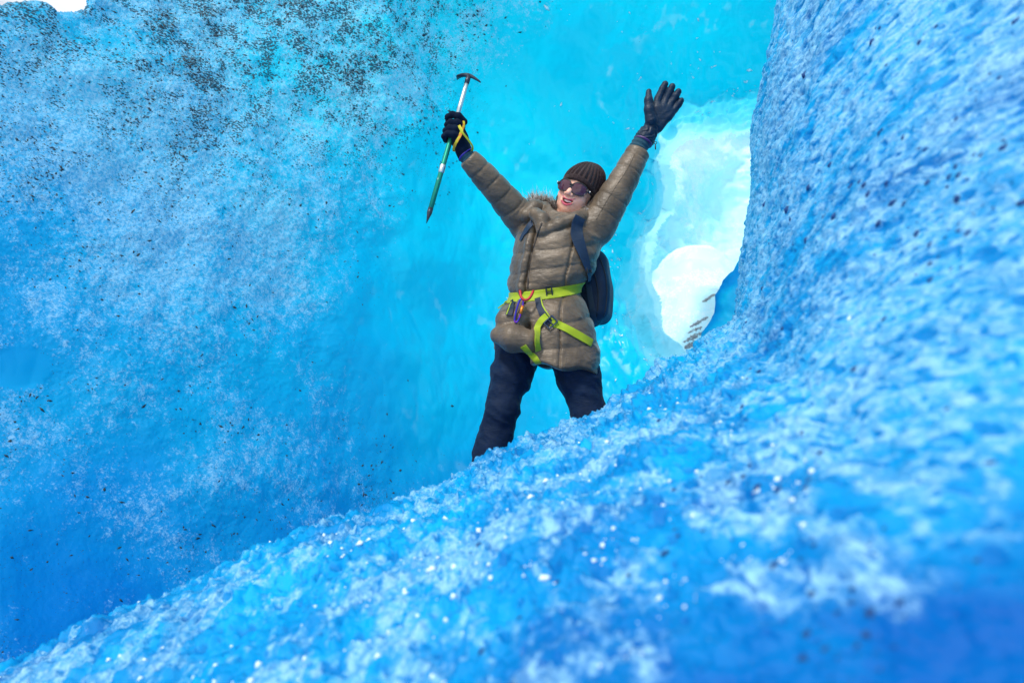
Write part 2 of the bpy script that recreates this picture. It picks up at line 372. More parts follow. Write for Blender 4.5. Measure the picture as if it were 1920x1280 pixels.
# ================================================================ near ice bank and right wall
def build_bank():
    E = np.array([(-700, 1500, 1.45), (-300, 1368, 1.55), (0, 1254, 1.72), (180, 1164, 1.85), (370, 1084, 1.95), (540, 1010, 2.05), (690, 968, 2.15), (840, 912, 2.25),
                  (900, 868, 2.32), (960, 846, 2.38), (1060, 806, 2.45), (1135, 764, 2.5), (1215, 713, 2.55), (1290, 666, 2.6), (1330, 626, 2.62), (1372, 600, 2.62), (1384, 540, 2.6),
                  (1396, 455, 2.6), (1410, 350, 2.58), (1416, 262, 2.55), (1424, 170, 2.5), (1440, 95, 2.45), (1462, 0, 2.38), (1500, -160, 2.2), (1600, -420, 1.9), (1750, -800, 1.5)], float)
    O = np.array([(-900, 2300, .75), (-600, 2250, .7), (-300, 2200, .62), (0, 2150, .56), (250, 2100, .52), (450, 2050, .48), (650, 2000, .44), (850, 1960, .42),
                  (1000, 1930, .40), (1150, 1900, .38), (1320, 1880, .36), (1500, 1860, .35), (1700, 1800, .34), (1900, 1700, .33), (2080, 1560, .33), (2200, 1400, .34), (2300, 1220, .36),
                  (2380, 1000, .40), (2440, 780, .44), (2480, 560, .48), (2500, 340, .52), (2500, 120, .56), (2480, -120, .62), (2450, -420, .68), (2420, -800, .7), (2400, -1200, .7)], float)
    k = np.arange(len(E)); nt_ = 1000; T = np.linspace(0, len(E) - 1, nt_)
    ie, io = catmull_grid(k, [0, 1], np.stack([E, E]), T, T * 0), catmull_grid(k, [0, 1], np.stack([O, O]), T, T * 0)
    s = np.concatenate([np.linspace(-.30, 0, 30, endpoint=False), np.linspace(0, 1, 470) ** 1.25, np.linspace(1.005, 1.5, 60)])
    Sg, Tg = np.meshgrid(s, np.arange(nt_), indexing='xy')
    e, o = ie[:, None, :], io[:, None, :]; q = np.clip(s, 0, 1.5)[None, :, None]
    px = e[..., 0] + (o[..., 0] - e[..., 0]) * q[..., 0]; py = e[..., 1] + (o[..., 1] - e[..., 1]) * q[..., 0]
    # depth along the strip: a rounded crest first, then steadily nearer
    qq = q[..., 0]; g = .0 + qq ** .80
    inv = 1 / e[..., 2] + (1 / o[..., 2] - 1 / e[..., 2]) * g
    P = PW(px, py, 1 / inv)
    back = np.clip(-s, 0, None)[None, :, None]
    ang = np.linspace(0, 1, nt_)[:, None, None]; right = sstep(.48, .66, ang)
    dirb = np.concatenate([.15 + 1.0 * right, 1.0 + .2 * right, -1.1 * (1 - right) + .0], -1)
    P = P + dirb * back * 1.6 - np.array([0, 0, 1.0]) * back ** 2 * 6 * (1 - right)
    N = -grid_normals(P)
    # crust and pits
    PB = P * np.array([1, .5, 1])
    bigm = fbm(P, 2.2, 4, 51); streak = fbm(P * np.array([1.0, .6, 1.6]), 5.5, 4, 55)
    Xp, Yp = to_px(P)
    band = sstep(1330, 1560, Xp) * sstep(1180, 820, Yp); corner_shade = (1 - .8 * band) * sstep(1.36, 1.88, Xp / 1920 + Yp / 1280)      # shade at the lower right, painted in as deep blue ice
    med = 1.5 * fbm(PB, 13, 4, 57) + .9 * fbm(PB, 34, 3, 58); fz = np.clip(.62 + 1.1 * bigm + .7 * streak + 1.0 * med - .62 * corner_shade + .40 * right[..., 0] * (1 - corner_shade) + .26 * band, .03, 1)
    d = .055 * fbm(P, 2.4, 3, 1) + .036 * fbm(PB, 7.5, 3, 4) + .016 * fbm(PB, 21, 3, 9) + .026 * np.abs(gnoise(PB, 30, 101)) + .013 * np.abs(gnoise(PB, 64, 102)) + .006 * np.abs(gnoise(PB, 120, 103)) * sstep(1.9, .7, P[..., 1])
    nsm = np.maximum(0, gnoise(PB, 36, 71) - .36) + .8 * np.maximum(0, gnoise(PB, 85, 72) - .36); d = d - .04 * nsm                # thaw pits
    amp = np.clip((1 / inv) / 1.6, .25, 1.1)
    d = d * (1 - .60 * right[..., 0] * sstep(.0, .5, 1 + 0 * d)); P = P + N * (d * amp)[..., None]
    tint = np.clip(.70 + .6 * fbm(P, 1.7, 3, 61) + .6 * fbm(PB, 9, 3, 62) - .85 * corner_shade, 0, 1)
    pit = sstep(.0, .1, nsm); fz = fz * (1 - .45 * pit); tint = tint * (1 - .5 * pit)
    me = mesh_arrays('ice_bank', P.reshape(-1, 3), grid_faces(*Sg.shape), {'frost': fz.ravel(), 'tint': tint.ravel(), 'dirt': (.16 * (1 - corner_shade)).ravel()})
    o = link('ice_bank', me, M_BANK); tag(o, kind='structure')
    return P, N, Xp, Yp, right[..., 0] + 0 * Xp, amp
BANK = build_bank()

def build_floor():
    X, Y = np.meshgrid(np.linspace(-.35, 1.6, 120), np.linspace(2.75, 4.3, 100), indexing='ij')
    e = np.minimum(np.minimum(X + .35, 1.6 - X), np.minimum(Y - 2.75, 4.3 - Y))
    P = np.stack([X, Y, -.03 - 1.2 * sstep(.18, -.05, e)], -1); P[..., 2] += .03 * fbm(P, 5, 3, 3)
    n = X.size
    me = mesh_arrays('ice_floor', P.reshape(-1, 3), grid_faces(*X.shape), {'frost': np.full(n, .7), 'tint': np.full(n, .4), 'dirt': np.full(n, .3)})
    tag(link('ice_floor', me, M_BANK), kind='structure')
build_floor()

# ================================================================ grit and loose crystals
def shards(name, C, N, R, mat, flat=.45, elong=1.8, seed=1):
    rs = np.random.default_rng(seed); n = len(C)
    a = rs.normal(0, 1, (n, 3)); a[:, 2] *= .45; u = a - N * (a * N).sum(1, keepdims=True); u /= np.linalg.norm(u, axis=1, keepdims=True); w_ = np.cross(N, u)
    e = (1 + (elong - 1) * rs.random(n))[:, None]; R = R[:, None]
    j = lambda: .75 + .5 * rs.random((n, 1))
    Vv = np.stack([C + u * R * e * j(), C + w_ * R * j(), C - u * R * e * j() + w_ * R * .3, C - w_ * R * j(), C + N * R * flat * j() * 1.2, C - N * R * flat], 1)
    F = []
    for t_, b_ in ((4, 0), (5, 1)):
        for k in range(4):
            q = (k, (k + 1) % 4, t_) if b_ == 0 else ((k + 1) % 4, k, t_); F.append(q)
    F = (np.array(F)[None] + np.arange(n)[:, None, None] * 6).reshape(-1, 3)
    o = link(name, mesh_arrays(name, Vv.reshape(-1, 3), F), mat, smooth=False); return tag(o, kind='stuff')
def scatter():
    P, dirt, keep, X, Y, N = CAVE; rs = np.random.default_rng(3)
    vis = keep & (X > -60) & (X < 1200) & (Y > -20) & (Y < 1260)
    wgt = dirt ** 1.9 * (.25 + sstep(-.10, .32, fbm(P, 1.5, 2, 88))) * (.12 + sstep(-.08, .30, fbm(P, 5, 5, 89, .7))) * vis; wgt = wgt * (np.gradient(X, axis=0) * np.gradient(Y, axis=1))
    p = wgt.ravel() / wgt.sum(); k = rs.choice(p.size, 60000, p=p); D = P.reshape(-1, 3)[k][:, 1]
    R = (.0007 + .0014 * rs.random(len(k)) ** 2 + .0065 * rs.random(len(k)) ** 26) * np.clip(D / 3.8, .7, 1.5)
    shards('wall_grit', P.reshape(-1, 3)[k], -N.reshape(-1, 3)[k] * -1, R, plain('black_volcanic_grit', (.014, .040, .060), .7), seed=4, elong=2.8, flat=.3)
    P, N, X, Y, right, amp = BANK
    ok = (X > -40) & (X < 2000) & (Y > -40) & (Y < 1340)
    area = np.abs(np.gradient(X, axis=0) * np.gradient(Y, axis=1) - np.gradient(X, axis=1) * np.gradient(Y, axis=0))
    c1 = sstep(-.05, .25, fbm(P, 4.5, 3, 91)) * ok * area * (.25 + 1.0 * sstep(1200, 1500, X)) ; p = c1.ravel() / c1.sum(); k = rs.choice(p.size, 520, p=p)
    R = (.0020 + .0085 * rs.random(len(k)) ** 3.5) * np.clip(P.reshape(-1, 3)[k][:, 1] / 1.3, .55, 1.3)
    shards('bank_grit', P.reshape(-1, 3)[k], N.reshape(-1, 3)[k], R, plain('dark_blue_grit', (.003, .05, .19), .8), elong=1.4, seed=5)
    c2 = sstep(-.05, .25, fbm(P, 6, 3, 95)) * ok * area * sstep(1750, 1150, X) * (.15 + sstep(560, 860, Y)); p = c2.ravel() / c2.sum(); k = rs.choice(p.size, 520, p=p)
    R = (.0020 + .0070 * rs.random(len(k)) ** 3) * np.clip(P.reshape(-1, 3)[k][:, 1] / 1.3, .45, 1.2)
    shards('ice_crystals', P.reshape(-1, 3)[k], N.reshape(-1, 3)[k], R, plain('white_ice_crystal', (.66, .84, .94), .2, spec=.6, noise_amt=.03), elong=1.7, seed=6, flat=.7)  # ice crystals, coloured near white to paint sparkling glints as well
scatter()
def gravel_and_flakes():
    me = MOUND.data; bv = BVHTree.FromPolygons([v.co[:] for v in me.vertices], [p.vertices[:] for p in me.polygons]); cp = Vector((0, 0, CAMZ)); rs = random.Random(5); C, Nn = [], []
    for x0, y0, x1, y1, n, w_ in ((1318, 566, 1340, 552, 160, .7), (1296, 612, 1326, 595, 220, .8), (1290, 624, 1318, 612, 90, .8), (1284, 640, 1316, 624, 240, 1.4), (1284, 652, 1306, 640, 160, 1.6)):
        for _ in range(n):
            f = rs.random(); px = x0 + (x1 - x0) * f + rs.gauss(0, 1.0); py = y0 + (y1 - y0) * f + rs.gauss(0, w_) * (.4 + math.sin(f * 3.1))
            h = bv.ray_cast(cp, (V(px, py, 5) - cp).normalized())
            if h[0] is not None: C.append(h[0][:]); Nn.append((h[1] if h[1].y < 0 else -h[1])[:])
    C, Nn = np.array(C), np.array(Nn); shards('snow_gravel', C, Nn,  .003 + .007 * np.random.default_rng(1).random(len(C)), plain('grey_gravel', (.26, .27, .29), .85, noise_amt=.4), elong=3, flat=.5, seed=9)
    # thin white ice flakes standing in for glints on the clear ice round the opening
    P, dirt, keep, X, Y, N = CAVE; r2 = np.random.default_rng(8)
    S = poly_sd(X, Y, RIM); k_ = keep & (X > 900) & (X < 1420) & (Y > -10) & (Y < 800)
    w_ = (sstep(-150, -25, S) * 1.0 + .05) * sstep(.0, .3, fbm(P, 3.0, 3, 111) + .05) * k_ * (np.gradient(X, axis=0) * np.gradient(Y, axis=1)); p = w_.ravel() / w_.sum(); k = r2.choice(p.size, 420, p=p)
    shards('glint_flakes', P.reshape(-1, 3)[k], -N.reshape(-1, 3)[k] * -1, .003 + .011 * r2.random(420) ** 3, plain('glint_white', (.72, .9, .95), .35, noise_amt=.03), elong=4, flat=.12, seed=10)
gravel_and_flakes()

def build_lip():
    # smooth rounded lip of clear ice where the right wall meets the opening
    E = np.array([(1408, 415, 2.85), (1400, 452, 2.86), (1384, 488, 2.87), (1362, 520, 2.88), (1344, 552, 2.88), (1336, 590, 2.87), (1318, 625, 2.85), (1280, 690, 2.8)], float)
    n = 120; T = np.linspace(0, len(E) - 1, n); e = catmull_grid(np.arange(len(E)), [0, 1], np.stack([E, E]), T, T * 0)
    s = np.linspace(-1, 1, 70)[None, :]; q = np.clip(s, 0, 1)
    P = PW(e[:, :1] + 130 * q, e[:, 1:2] + 20 * q, e[:, 2:3] - .24 * q ** .6); b = np.clip(-s, 0, 1)[..., None]
    P = P + np.array([.55, .75, 0]) * b ** 1.3 + np.array([.0, .12, 0]) * np.sqrt(b)
    P = P + grid_normals(P) * (.020 * fbm(P, 6, 3, 3) + .008 * fbm(P, 22, 3, 4))[..., None]
    m = P[..., 0].size
    me = mesh_arrays('ice_lip', P.reshape(-1, 3), grid_faces(n, 70), {'frost': np.full(m, .12), 'tint': np.clip(.30 + fbm(P, 5, 3, 5), 0, 1).ravel(), 'dirt': np.full(m, .1)})
    tag(link('ice_lip', me, M_WALL), kind='structure')
build_lip()

# ================================================================ implicit modelling tools
def eval_blocks(f, ax, h, k=4, margin=0.02):
    n = [len(a) for a in ax]; F = np.full(n, 1e3, np.float32)
    nb = [(m + k - 1) // k for m in n]
    cs = [np.array([a[min(len(a) - 1, i * k):min(len(a), i * k + k)].mean() for i in range(b)]) for a, b in zip(ax, nb)]
    hs = [np.array([np.ptp(a[min(len(a) - 1, i * k):min(len(a), i * k + k)]) / 2 + 1e-9 for i in range(b)]) for a, b in zip(ax, nb)]
    C = np.stack(np.meshgrid(*cs, indexing='ij'), -1).reshape(-1, 3); Hh = np.stack(np.meshgrid(*hs, indexing='ij'), -1).reshape(-1, 3)
    d = f(C.astype(np.float32)); rad = np.linalg.norm(Hh, axis=1) + margin
    act = np.abs(d) < rad
    ids = np.arange(len(C)).reshape(nb)
    # signs for the inactive blocks
    sgn = np.where(d.reshape(nb) < 0, -1e3, 1e3).astype(np.float32)
    F = np.repeat(np.repeat(np.repeat(sgn, k, 0), k, 1), k, 2)[:n[0], :n[1], :n[2]].copy()
    bi = np.argwhere(act.reshape(nb))
    o = np.stack(np.meshgrid(range(k), range(k), range(k), indexing='ij'), -1).reshape(-1, 3)
    idx = (bi[:, None, :] * k + o[None]).reshape(-1, 3)
    ok = (idx < np.array(n)).all(1); idx = idx[ok]
    for s in range(0, len(idx), 400000):
        q = idx[s:s + 400000]
        P = np.stack([ax[i][q[:, i]] for i in range(3)], -1).astype(np.float32)
        F[q[:, 0], q[:, 1], q[:, 2]] = f(P)
    return F

def surface_nets(F, ax):
    S = F < 0; c = np.zeros(tuple(m - 1 for m in F.shape), np.uint8)
    for dx in (0, 1):
        for dy in (0, 1):
            for dz in (0, 1):
                c += S[dx:F.shape[0] - 1 + dx, dy:F.shape[1] - 1 + dy, dz:F.shape[2] - 1 + dz]
    cells = np.argwhere((c > 0) & (c < 8)); vid = np.full(c.shape, -1, np.int32); vid[tuple(cells.T)] = np.arange(len(cells))
    acc = np.zeros((len(cells), 3)); cnt = np.zeros(len(cells))
    corner = [(a, b, d) for a in (0, 1) for b in (0, 1) for d in (0, 1)]
    for a in corner:
        for i in range(3):
            if a[i] == 0:
                b = list(a); b[i] = 1
                ia, ib = cells + a, cells + b
                fa, fb = F[tuple(ia.T)], F[tuple(ib.T)]; m = (fa < 0) != (fb < 0)
                t = np.clip(fa / np.where(fa == fb, 1, fa - fb), 0, 1)
                pa = np.stack([ax[j][ia[:, j]] for j in range(3)], -1); pb = np.stack([ax[j][ib[:, j]] for j in range(3)], -1)
                p = pa + (pb - pa) * t[:, None]; acc[m] += p[m]; cnt[m] += 1
    Vt = acc / cnt[:, None]; faces = []
    for i in range(3):
        j, k = (i + 1) % 3, (i + 2) % 3
        lo = [slice(None)] * 3; hi = [slice(None)] * 3; lo[i] = slice(0, -1); hi[i] = slice(1, None)
        for q in (j, k): lo[q] = slice(1, -1); hi[q] = slice(1, -1)
        A, B = S[tuple(lo)], S[tuple(hi)]; e = np.argwhere(A != B); inside = A[tuple(e.T)]
        base = e.copy(); base[:, j] += 1; base[:, k] += 1
        q = []
        for (oj, ok_) in ((-1, -1), (0, -1), (0, 0), (-1, 0)):
            t = base.copy(); t[:, j] += oj; t[:, k] += ok_; q.append(vid[tuple(t.T)])
        f = np.stack(q, -1); f[~inside] = f[~inside][:, ::-1]; faces.append(f)
    Fc = np.concatenate(faces); Fc = Fc[(Fc >= 0).all(1)]
    return Vt, Fc

def sdf_mesh(name, f, lo, hi, h, mat, parent, attrs=None, margin=.02, axes=None, relax=1, rw=.6):
    ax = axes or [np.arange(lo[i], hi[i] + h, h) for i in range(3)]
    Vt, Fc = surface_nets(eval_blocks(f, ax, h, margin=margin), ax)
    for _ in range(relax):                                  # one gentle smoothing pass, then back on the surface
        s = np.zeros_like(Vt); c = np.zeros(len(Vt))
        for a, b in ((0, 1), (1, 2), (2, 3), (3, 0)):
            np.add.at(s, Fc[:, a], Vt[Fc[:, b]]); np.add.at(s, Fc[:, b], Vt[Fc[:, a]]); np.add.at(c, Fc[:, a], 1); np.add.at(c, Fc[:, b], 1)
        Vt = Vt * (1 - rw) + rw * s / np.maximum(c, 1)[:, None]
    me = mesh_arrays(name, Vt, Fc, attrs(Vt) if attrs else None)
    return link(name, me, mat, parent)

def N3(v): v = np.asarray(v, float); return v / np.linalg.norm(v)
def dot(a, b): return (a * b).sum(-1)
def smin(a, b, k): h = np.clip(.5 + .5 * (b - a) / k, 0, 1); return b + (a - b) * h - k * h * (1 - h)
def smax(a, b, k): return -smin(-a, -b, k)
def cone(P, a, b, ra, rb):
    """tapered capsule; returns distance and how far along 0..1"""
    a, b = np.asarray(a, np.float32), np.asarray(b, np.float32); e = b - a
    t = np.clip((P - a) @ e / (e @ e), 0, 1); q = P - a - t[:, None] * e
    return np.sqrt(dot(q, q)) - (ra + (rb - ra) * t), t
def chain(P, pts, rs, k=.02):
    d = None
    for a, b, ra, rb in zip(pts, pts[1:], rs, rs[1:]):
        x = cone(P, a, b, ra, rb)[0]; d = x if d is None else smin(d, x, k)
    return d
def tube_along(P, pts, rs):
    """nearest point on a polyline: distance minus radius, and arc length"""
    best = np.full(len(P), 1e9); arc = np.zeros(len(P)); L0 = 0
    for a, b, ra, rb in zip(pts, pts[1:], rs, rs[1:]):
        d, t = cone(P, a, b, ra, rb); ln = np.linalg.norm(np.asarray(b) - a); m = d < best
        best = np.where(m, d, best); arc = np.where(m, L0 + t * ln, arc); L0 += ln
    return best, arc
def ell(P, c, r, R=None):
    q = P - np.asarray(c, np.float32)
    if R is not None: q = q @ R
    q = q / np.asarray(r, np.float32); k = np.sqrt(dot(q, q)); g = np.sqrt(dot(q / np.asarray(r, np.float32), q / np.asarray(r, np.float32)))
    return k * (k - 1) / np.maximum(g, 1e-6)
def A(px, py, Y): return PW(px, py, Y).astype(float)

# ---------------------------------------------------------------- frames
YAW = math.radians(20)
LAT = np.array([math.cos(YAW), -math.sin(YAW), 0.0]); FWD = np.array([-math.sin(YAW), -math.cos(YAW), 0.0])

def hmat(yaw, pitch, roll):
    R = Matrix.Rotation(yaw, 3, 'Z') @ Matrix.Rotation(roll, 3, 'Y') @ Matrix.Rotation(pitch, 3, 'X'); return np.array(R)
HR = hmat(math.radians(-20), math.radians(5), math.radians(25))
HC = A(1071, 349, 2.89) - np.array([0, -.107, 0]) @ HR.T
def to_head(P): return (np.asarray(P) - HC) @ HR
def from_head(P): return np.asarray(P) @ HR.T + HC

SPN = [A(1056, 402, 3.01), A(1047, 450, 3.0), A(1036, 500, 3.0), A(1021, 549, 3.0), A(1021, 600, 3.0), A(1022, 650, 3.0), A(1020, 720, 3.0)]
AXS = N3(SPN[0] - SPN[5])
BELT_C = A(1018, 549, 3.0); BELT_N = N3(np.cross(A(1086, 541, 2.95) - A(950, 558, 3.06), A(1015, 552, 2.86) - A(1022, 545, 3.13)))
if BELT_N[2] < 0: BELT_N = -BELT_N

# ---------------------------------------------------------------- materials
def fabric(name, col, fine=260, wr=1.0, rough=.6, sheen=.2, col2=None, spec=.3):
    t = NT(name); v = t.obj()
    n1 = t.noise(t.obj((.6, .8, 1.9), (.3, .75, .2)), 40, 4, .6, 1.0); n2 = t.noise(t.obj((2.2, .7, .45), (.1, -.45, .3)), 46, 4, .6, .8); n3 = t.noise(v, fine, 2)
    hgt = t.math('ADD', t.math('ADD', t.math('MULTIPLY', n1, 1.0), t.math('MULTIPLY', n2, .5)), t.math('MULTIPLY', n3, .12))
    c = t.mix(t.ramp(t.noise(v, 9, 3), .35, .68), tuple(x * .84 for x in col), col2 or tuple(min(1, x * 1.12) for x in col))
    b = t.n('BsdfPrincipled', {'Base Color': c, 'Roughness': rough, 'Specular IOR Level': spec, 'Sheen Weight': sheen * min(1, sum(col) * 3), 'Normal': t.bump(hgt, .42 * wr, .008)})
    return t.surf(b)
M_JACK = fabric('taupe_down_nylon', (.092, .065, .039), wr=1.0, rough=.40, col2=(.142, .101, .062), spec=.5)
M_TROU = fabric('navy_softshell', (.002, .013, .042), wr=1.1, rough=.7, spec=.16)
M_GLOV = fabric('black_blue_leather', (.001, .016, .042), wr=1.1, rough=.42, spec=.32)
M_KNITG = fabric('dark_knit', (.001, .008, .026), wr=.8, rough=.85, spec=.10, fine=500)
M_TEAL = fabric('teal_fleece', (.010, .06, .095), wr=.8, rough=.8)
M_PACK = fabric('navy_pack_nylon', (.010, .030, .066), wr=.7, rough=.6)
M_BLACK = plain('black_plastic', (.012, .014, .018), .35)
M_HAIR = plain('black_hair', (.010, .007, .006), .4, nscale=300, bump=.6)
M_WEB = fabric('yellow_green_webbing', (.27, .36, .004), wr=.25, rough=.6, fine=700, col2=(.33, .44, .008))
M_NAVYW = fabric('navy_webbing', (.008, .020, .045), wr=.25, fine=700)
M_SEAM = plain('dark_thread', (.05, .035, .022), .8)

def skin_material():
    t = NT('skin'); c = t.attr('tone').outputs['Color']; v = t.obj(); n = t.noise(v, 90, 4)
    col = t.mix(t.ramp(n, .3, .7), c, (.93, .84, .82), 'MULTIPLY')
    b = t.n('BsdfPrincipled', {'Base Color': col, 'Roughness': .42, 'Specular IOR Level': .45, 'Subsurface Weight': .12, 'Subsurface Scale': .01, 'Normal': t.bump(t.noise(v, 500, 3), .12, .001)})
    b.inputs['Subsurface Radius'].default_value = (1, .35, .2)
    return t.surf(b)
M_SKIN = skin_material()

# ================================================================ person
PERSON = bpy.data.objects.new('person', None); COL.objects.link(PERSON)
PERSON.location = (float(A(1015, 0, 3.0)[0]) * 0 + .12, 3.0, 0.0); PERSON.empty_display_size = .1
bpy.context.view_layer.update()
tag(PERSON, 'person in taupe down jacket, sunglasses and brown beanie raising both arms in the ice cave', 'person')

# joints
SL, EL, WL = A(990, 425, 3.06), A(937, 362, 2.95), A(878, 297, 2.86)
SR, ER, WR = A(1118, 425, 2.97), A(1163, 350, 2.93), A(1202, 274, 2.93)
HIPL, KNL, ANL = A(975, 640, 3.02), A(941, 770, 2.98), A(902, 925, 3.05)
HIPR, KNR, ANR = A(1068, 640, 2.98), A(1104, 775, 2.95), A(1150, 925, 3.05)
ANL[2] = max(.10, ANL[2] - .02); ANR[2] = .10; ANL[2] = .10

def head_sdf(P):
    q = to_head(P).astype(np.float32)
    d = ell(q, (0, .012, .028), (.077, .096, .090))
    d = smin(d, ell(q, (0, -.030, -.045), (.064, .060, .070)), .03)
    d = smin(d, ell(q, (0, -.050, -.090), (.031, .030, .026)), .03)
    for s in (-1, 1):
        d = smin(d, ell(q, (s * .040, -.056, -.036), (.027, .025, .026)), .018)
        d = smin(d, ell(q, (s * .050, -.012, -.075), (.018, .032, .022)), .025)
        d = smin(d, ell(q, (s * .078, .014, -.022), (.010, .019, .031)), .006)      # ear
    d = smax(d, -ell(q, (-.032, -.102, .002), (.018, .016, .011)), .012); d = smax(d, -ell(q, (.032, -.102, .002), (.018, .016, .011)), .012)
    d = smin(d, cone(q, (0, -.088, .006), (0, -.1105, -.031), .008, .0120)[0], .008)
    for s in (-1, 1): d = smin(d, ell(q, (s * .0145, -.100, -.035), (.0085, .010, .0078)), .004)
    for s in (-1, 1): d = smax(d, -ell(q, (s * .0080, -.108, -.0455), (.0042, .006, .0045)), .003)
    # open smiling mouth
    d = smin(d, ell(q, (0, -.076, -.064), (.030, .020, .024)), .012)
    x = q[:, 0]; bend = 14.5 * x * x                       # corners rise
    m = q.copy(); m[:, 2] = q[:, 2] - bend
    lips = smin(cone(m, (-.031, -.0850, -.0595), (.031, -.0850, -.0595), .0032, .0032)[0], cone(m, (-.025, -.0890, -.0800), (.025, -.0890, -.0800), .0052, .0052)[0], .004)
    d = smin(d, lips, .005)
    d = smax(d, -ell(m, (0, -.094, -.0690), (.0310, .018, .0092)), .004)
    return d
NECK = [A(1062, 415, 3.04), from_head(np.array([0, .03, -.06]))]
def body_sdf(P):
    d = head_sdf(P)
    d = smin(d, cone(P, NECK[0], NECK[1], .060, .052)[0], .025)
    t = chain(P, [A(1050, 445, 3.03), A(1040, 480, 3.02), A(1022, 548, 3.02), A(1020, 610, 3.02)], [.085, .10, .09, .11], .05)
    t = smin(t, chain(P, [SL, A(1052, 428, 3.04), SR], [.05, .06, .05]), .04)
    for s, e, w_ in ((SL, EL, WL), (SR, ER, WR)): t = smin(t, chain(P, [s, e, w_], [.048, .036, .026]), .03)
    for a, b, c in ((HIPL, KNL, ANL), (HIPR, KNR, ANR)): t = smin(t, chain(P, [a, b, c], [.075, .05, .038]), .04)
    return smin(d, t, .04)
def body_attr(Vt):
    q = to_head(Vt); x = q[:, 0]; z = q[:, 2] - 14.5 * x * x; y = q[:, 1]
    base = np.tile(np.array([.88, .51, .38]), (len(Vt), 1))
    r = np.hypot((np.abs(x) - .040) / .026, (q[:, 2] + .036) / .026); base += (np.clip(1 - r, 0, 1) * .5)[:, None] * (np.array([.66, .26, .20]) - base)
    nose = np.clip(1 - np.hypot(x / .018, (q[:, 2] + .034) / .014), 0, 1) * (y < -.085); base += (nose * .5)[:, None] * (np.array([.60, .24, .17]) - base)
    up = np.hypot(x / .0345, (z + .0590) / .0040) < 1; lo_ = np.hypot(x / .0290, (z + .0805) / .0066) < 1
    lip = ((up | lo_) & (y < -.078)).astype(float); base += lip[:, None] * (np.array([.60, .10, .17]) - base)
    inn = (np.hypot(x / .0275, (z + .0685) / .0082) < 1) & (y > -.0885) & (y < -.055); base[inn] = (.16, .02, .025)
    return {'tone': base}
def fine_axis(lo, hi, a, b, h, H): return np.concatenate([np.arange(lo, a, H), np.arange(a, b, h), np.arange(b, hi + H, H)])
hx, hy, hz = HC
sdf_mesh('body', body_sdf, None, None, .0022, M_SKIN, PERSON, body_attr, margin=.012,
         axes=[fine_axis(-.45, .85, hx - .13, hx + .13, .0022, .016), fine_axis(2.7, 3.3, hy - .14, hy + .14, .0022, .016), fine_axis(0, 1.95, hz - .15, hz + .13, .0022, .016)])

# --- eyes closed behind lenses are not seen; teeth
bm = bmesh.new()
for k in range(8):
    x = (k - 3.5) * .0058; wv = .0056
    mt = Matrix.Translation((x, -.0830 + abs(x) * .22, -.0640 + 14.5 * x * x)) @ Matrix.Diagonal((wv, .004, .0100, 1))
    bmesh.ops.create_cube(bm, size=1, matrix=mt)
bmesh.ops.bevel(bm, geom=bm.edges[:], offset=.0009, segments=2, affect='EDGES')
for v_ in bm.verts: v_.co = Vector(from_head(np.array(v_.co)).tolist())
me = bpy.data.meshes.new('teeth'); bm.to_mesh(me); bm.free(); link('teeth', me, plain('tooth_enamel', (.92, .90, .84), .25, nscale=200, noise_amt=.04), PERSON)

# --- hair
def hair_sdf(P):
    q = to_head(P).astype(np.float32)
    d = ell(q, (0, .035, -.015), (.086, .084, .086))
    for s in (-1, 1): d = smin(d, chain(q, [(s * .074, .005, .01), (s * .076, .018, -.05), (s * .066, .035, -.10)], [.012, .018, .022]), .02)
    d = smin(d, chain(q, [(-.06, .01, -.05), (-.058, -.005, -.10), (-.050, .0, -.14)], [.02, .022, .018]), .02)
    d = d + .0022 * np.sin(np.arctan2(q[:, 0], q[:, 1]) * 46 + 6 * gnoise(q, 30, 2))
    d = smax(d, q[:, 2] - .045, .01)
    return smax(d, -(q[:, 1] + .018 + .0 * q[:, 2]), .008)
sdf_mesh('hair', hair_sdf, HC - .19, HC + .16, .0034, M_HAIR, PERSON)

# --- ribbed beanie with a folded-over crown
def knit():
    t = NT('brown_rib_knit'); v = t.obj(); n = t.noise(v, 240, 3, .7); c = t.mix(t.ramp(n, .35, .65), (.014, .008, .010), (.046, .028, .028))
    b = t.n('BsdfPrincipled', {'Base Color': c, 'Roughness': .9, 'Specular IOR Level': .15, 'Sheen Weight': .15, 'Normal': t.bump(n, .7, .003)}); return t.surf(b)
def beanie_sdf(P):
    q = to_head(P).astype(np.float32)
    d = ell(q, (0, .016, .040), (.0885, .110, .096))
    d = smin(d, ell(q, (.014, .036, .096), (.068, .078, .060)), .03)
    d = smin(d, ell(q, (.052, .098, .080), (.034, .028, .030)), .010)
    az = np.arctan2(q[:, 0], -(q[:, 1] - .03)); d = d + .0042 * np.cos(az * 32 + .5 * np.sin(q[:, 2] * 50)) * sstep(.0, .05, np.hypot(q[:, 0], q[:, 1] - .03))
    edge = .036 - .34 * (q[:, 1] + .09) - .9 * q[:, 0] ** 2
    d = smin(d, np.maximum(ell(q, (0, .016, .040), (.0925, .1135, .100)), np.abs(q[:, 2] - edge - .010) - .011), .004)
    return smax(d, edge - q[:, 2], .004)
sdf_mesh('beanie', beanie_sdf, HC - .20, HC + .24, .0030, knit(), PERSON)

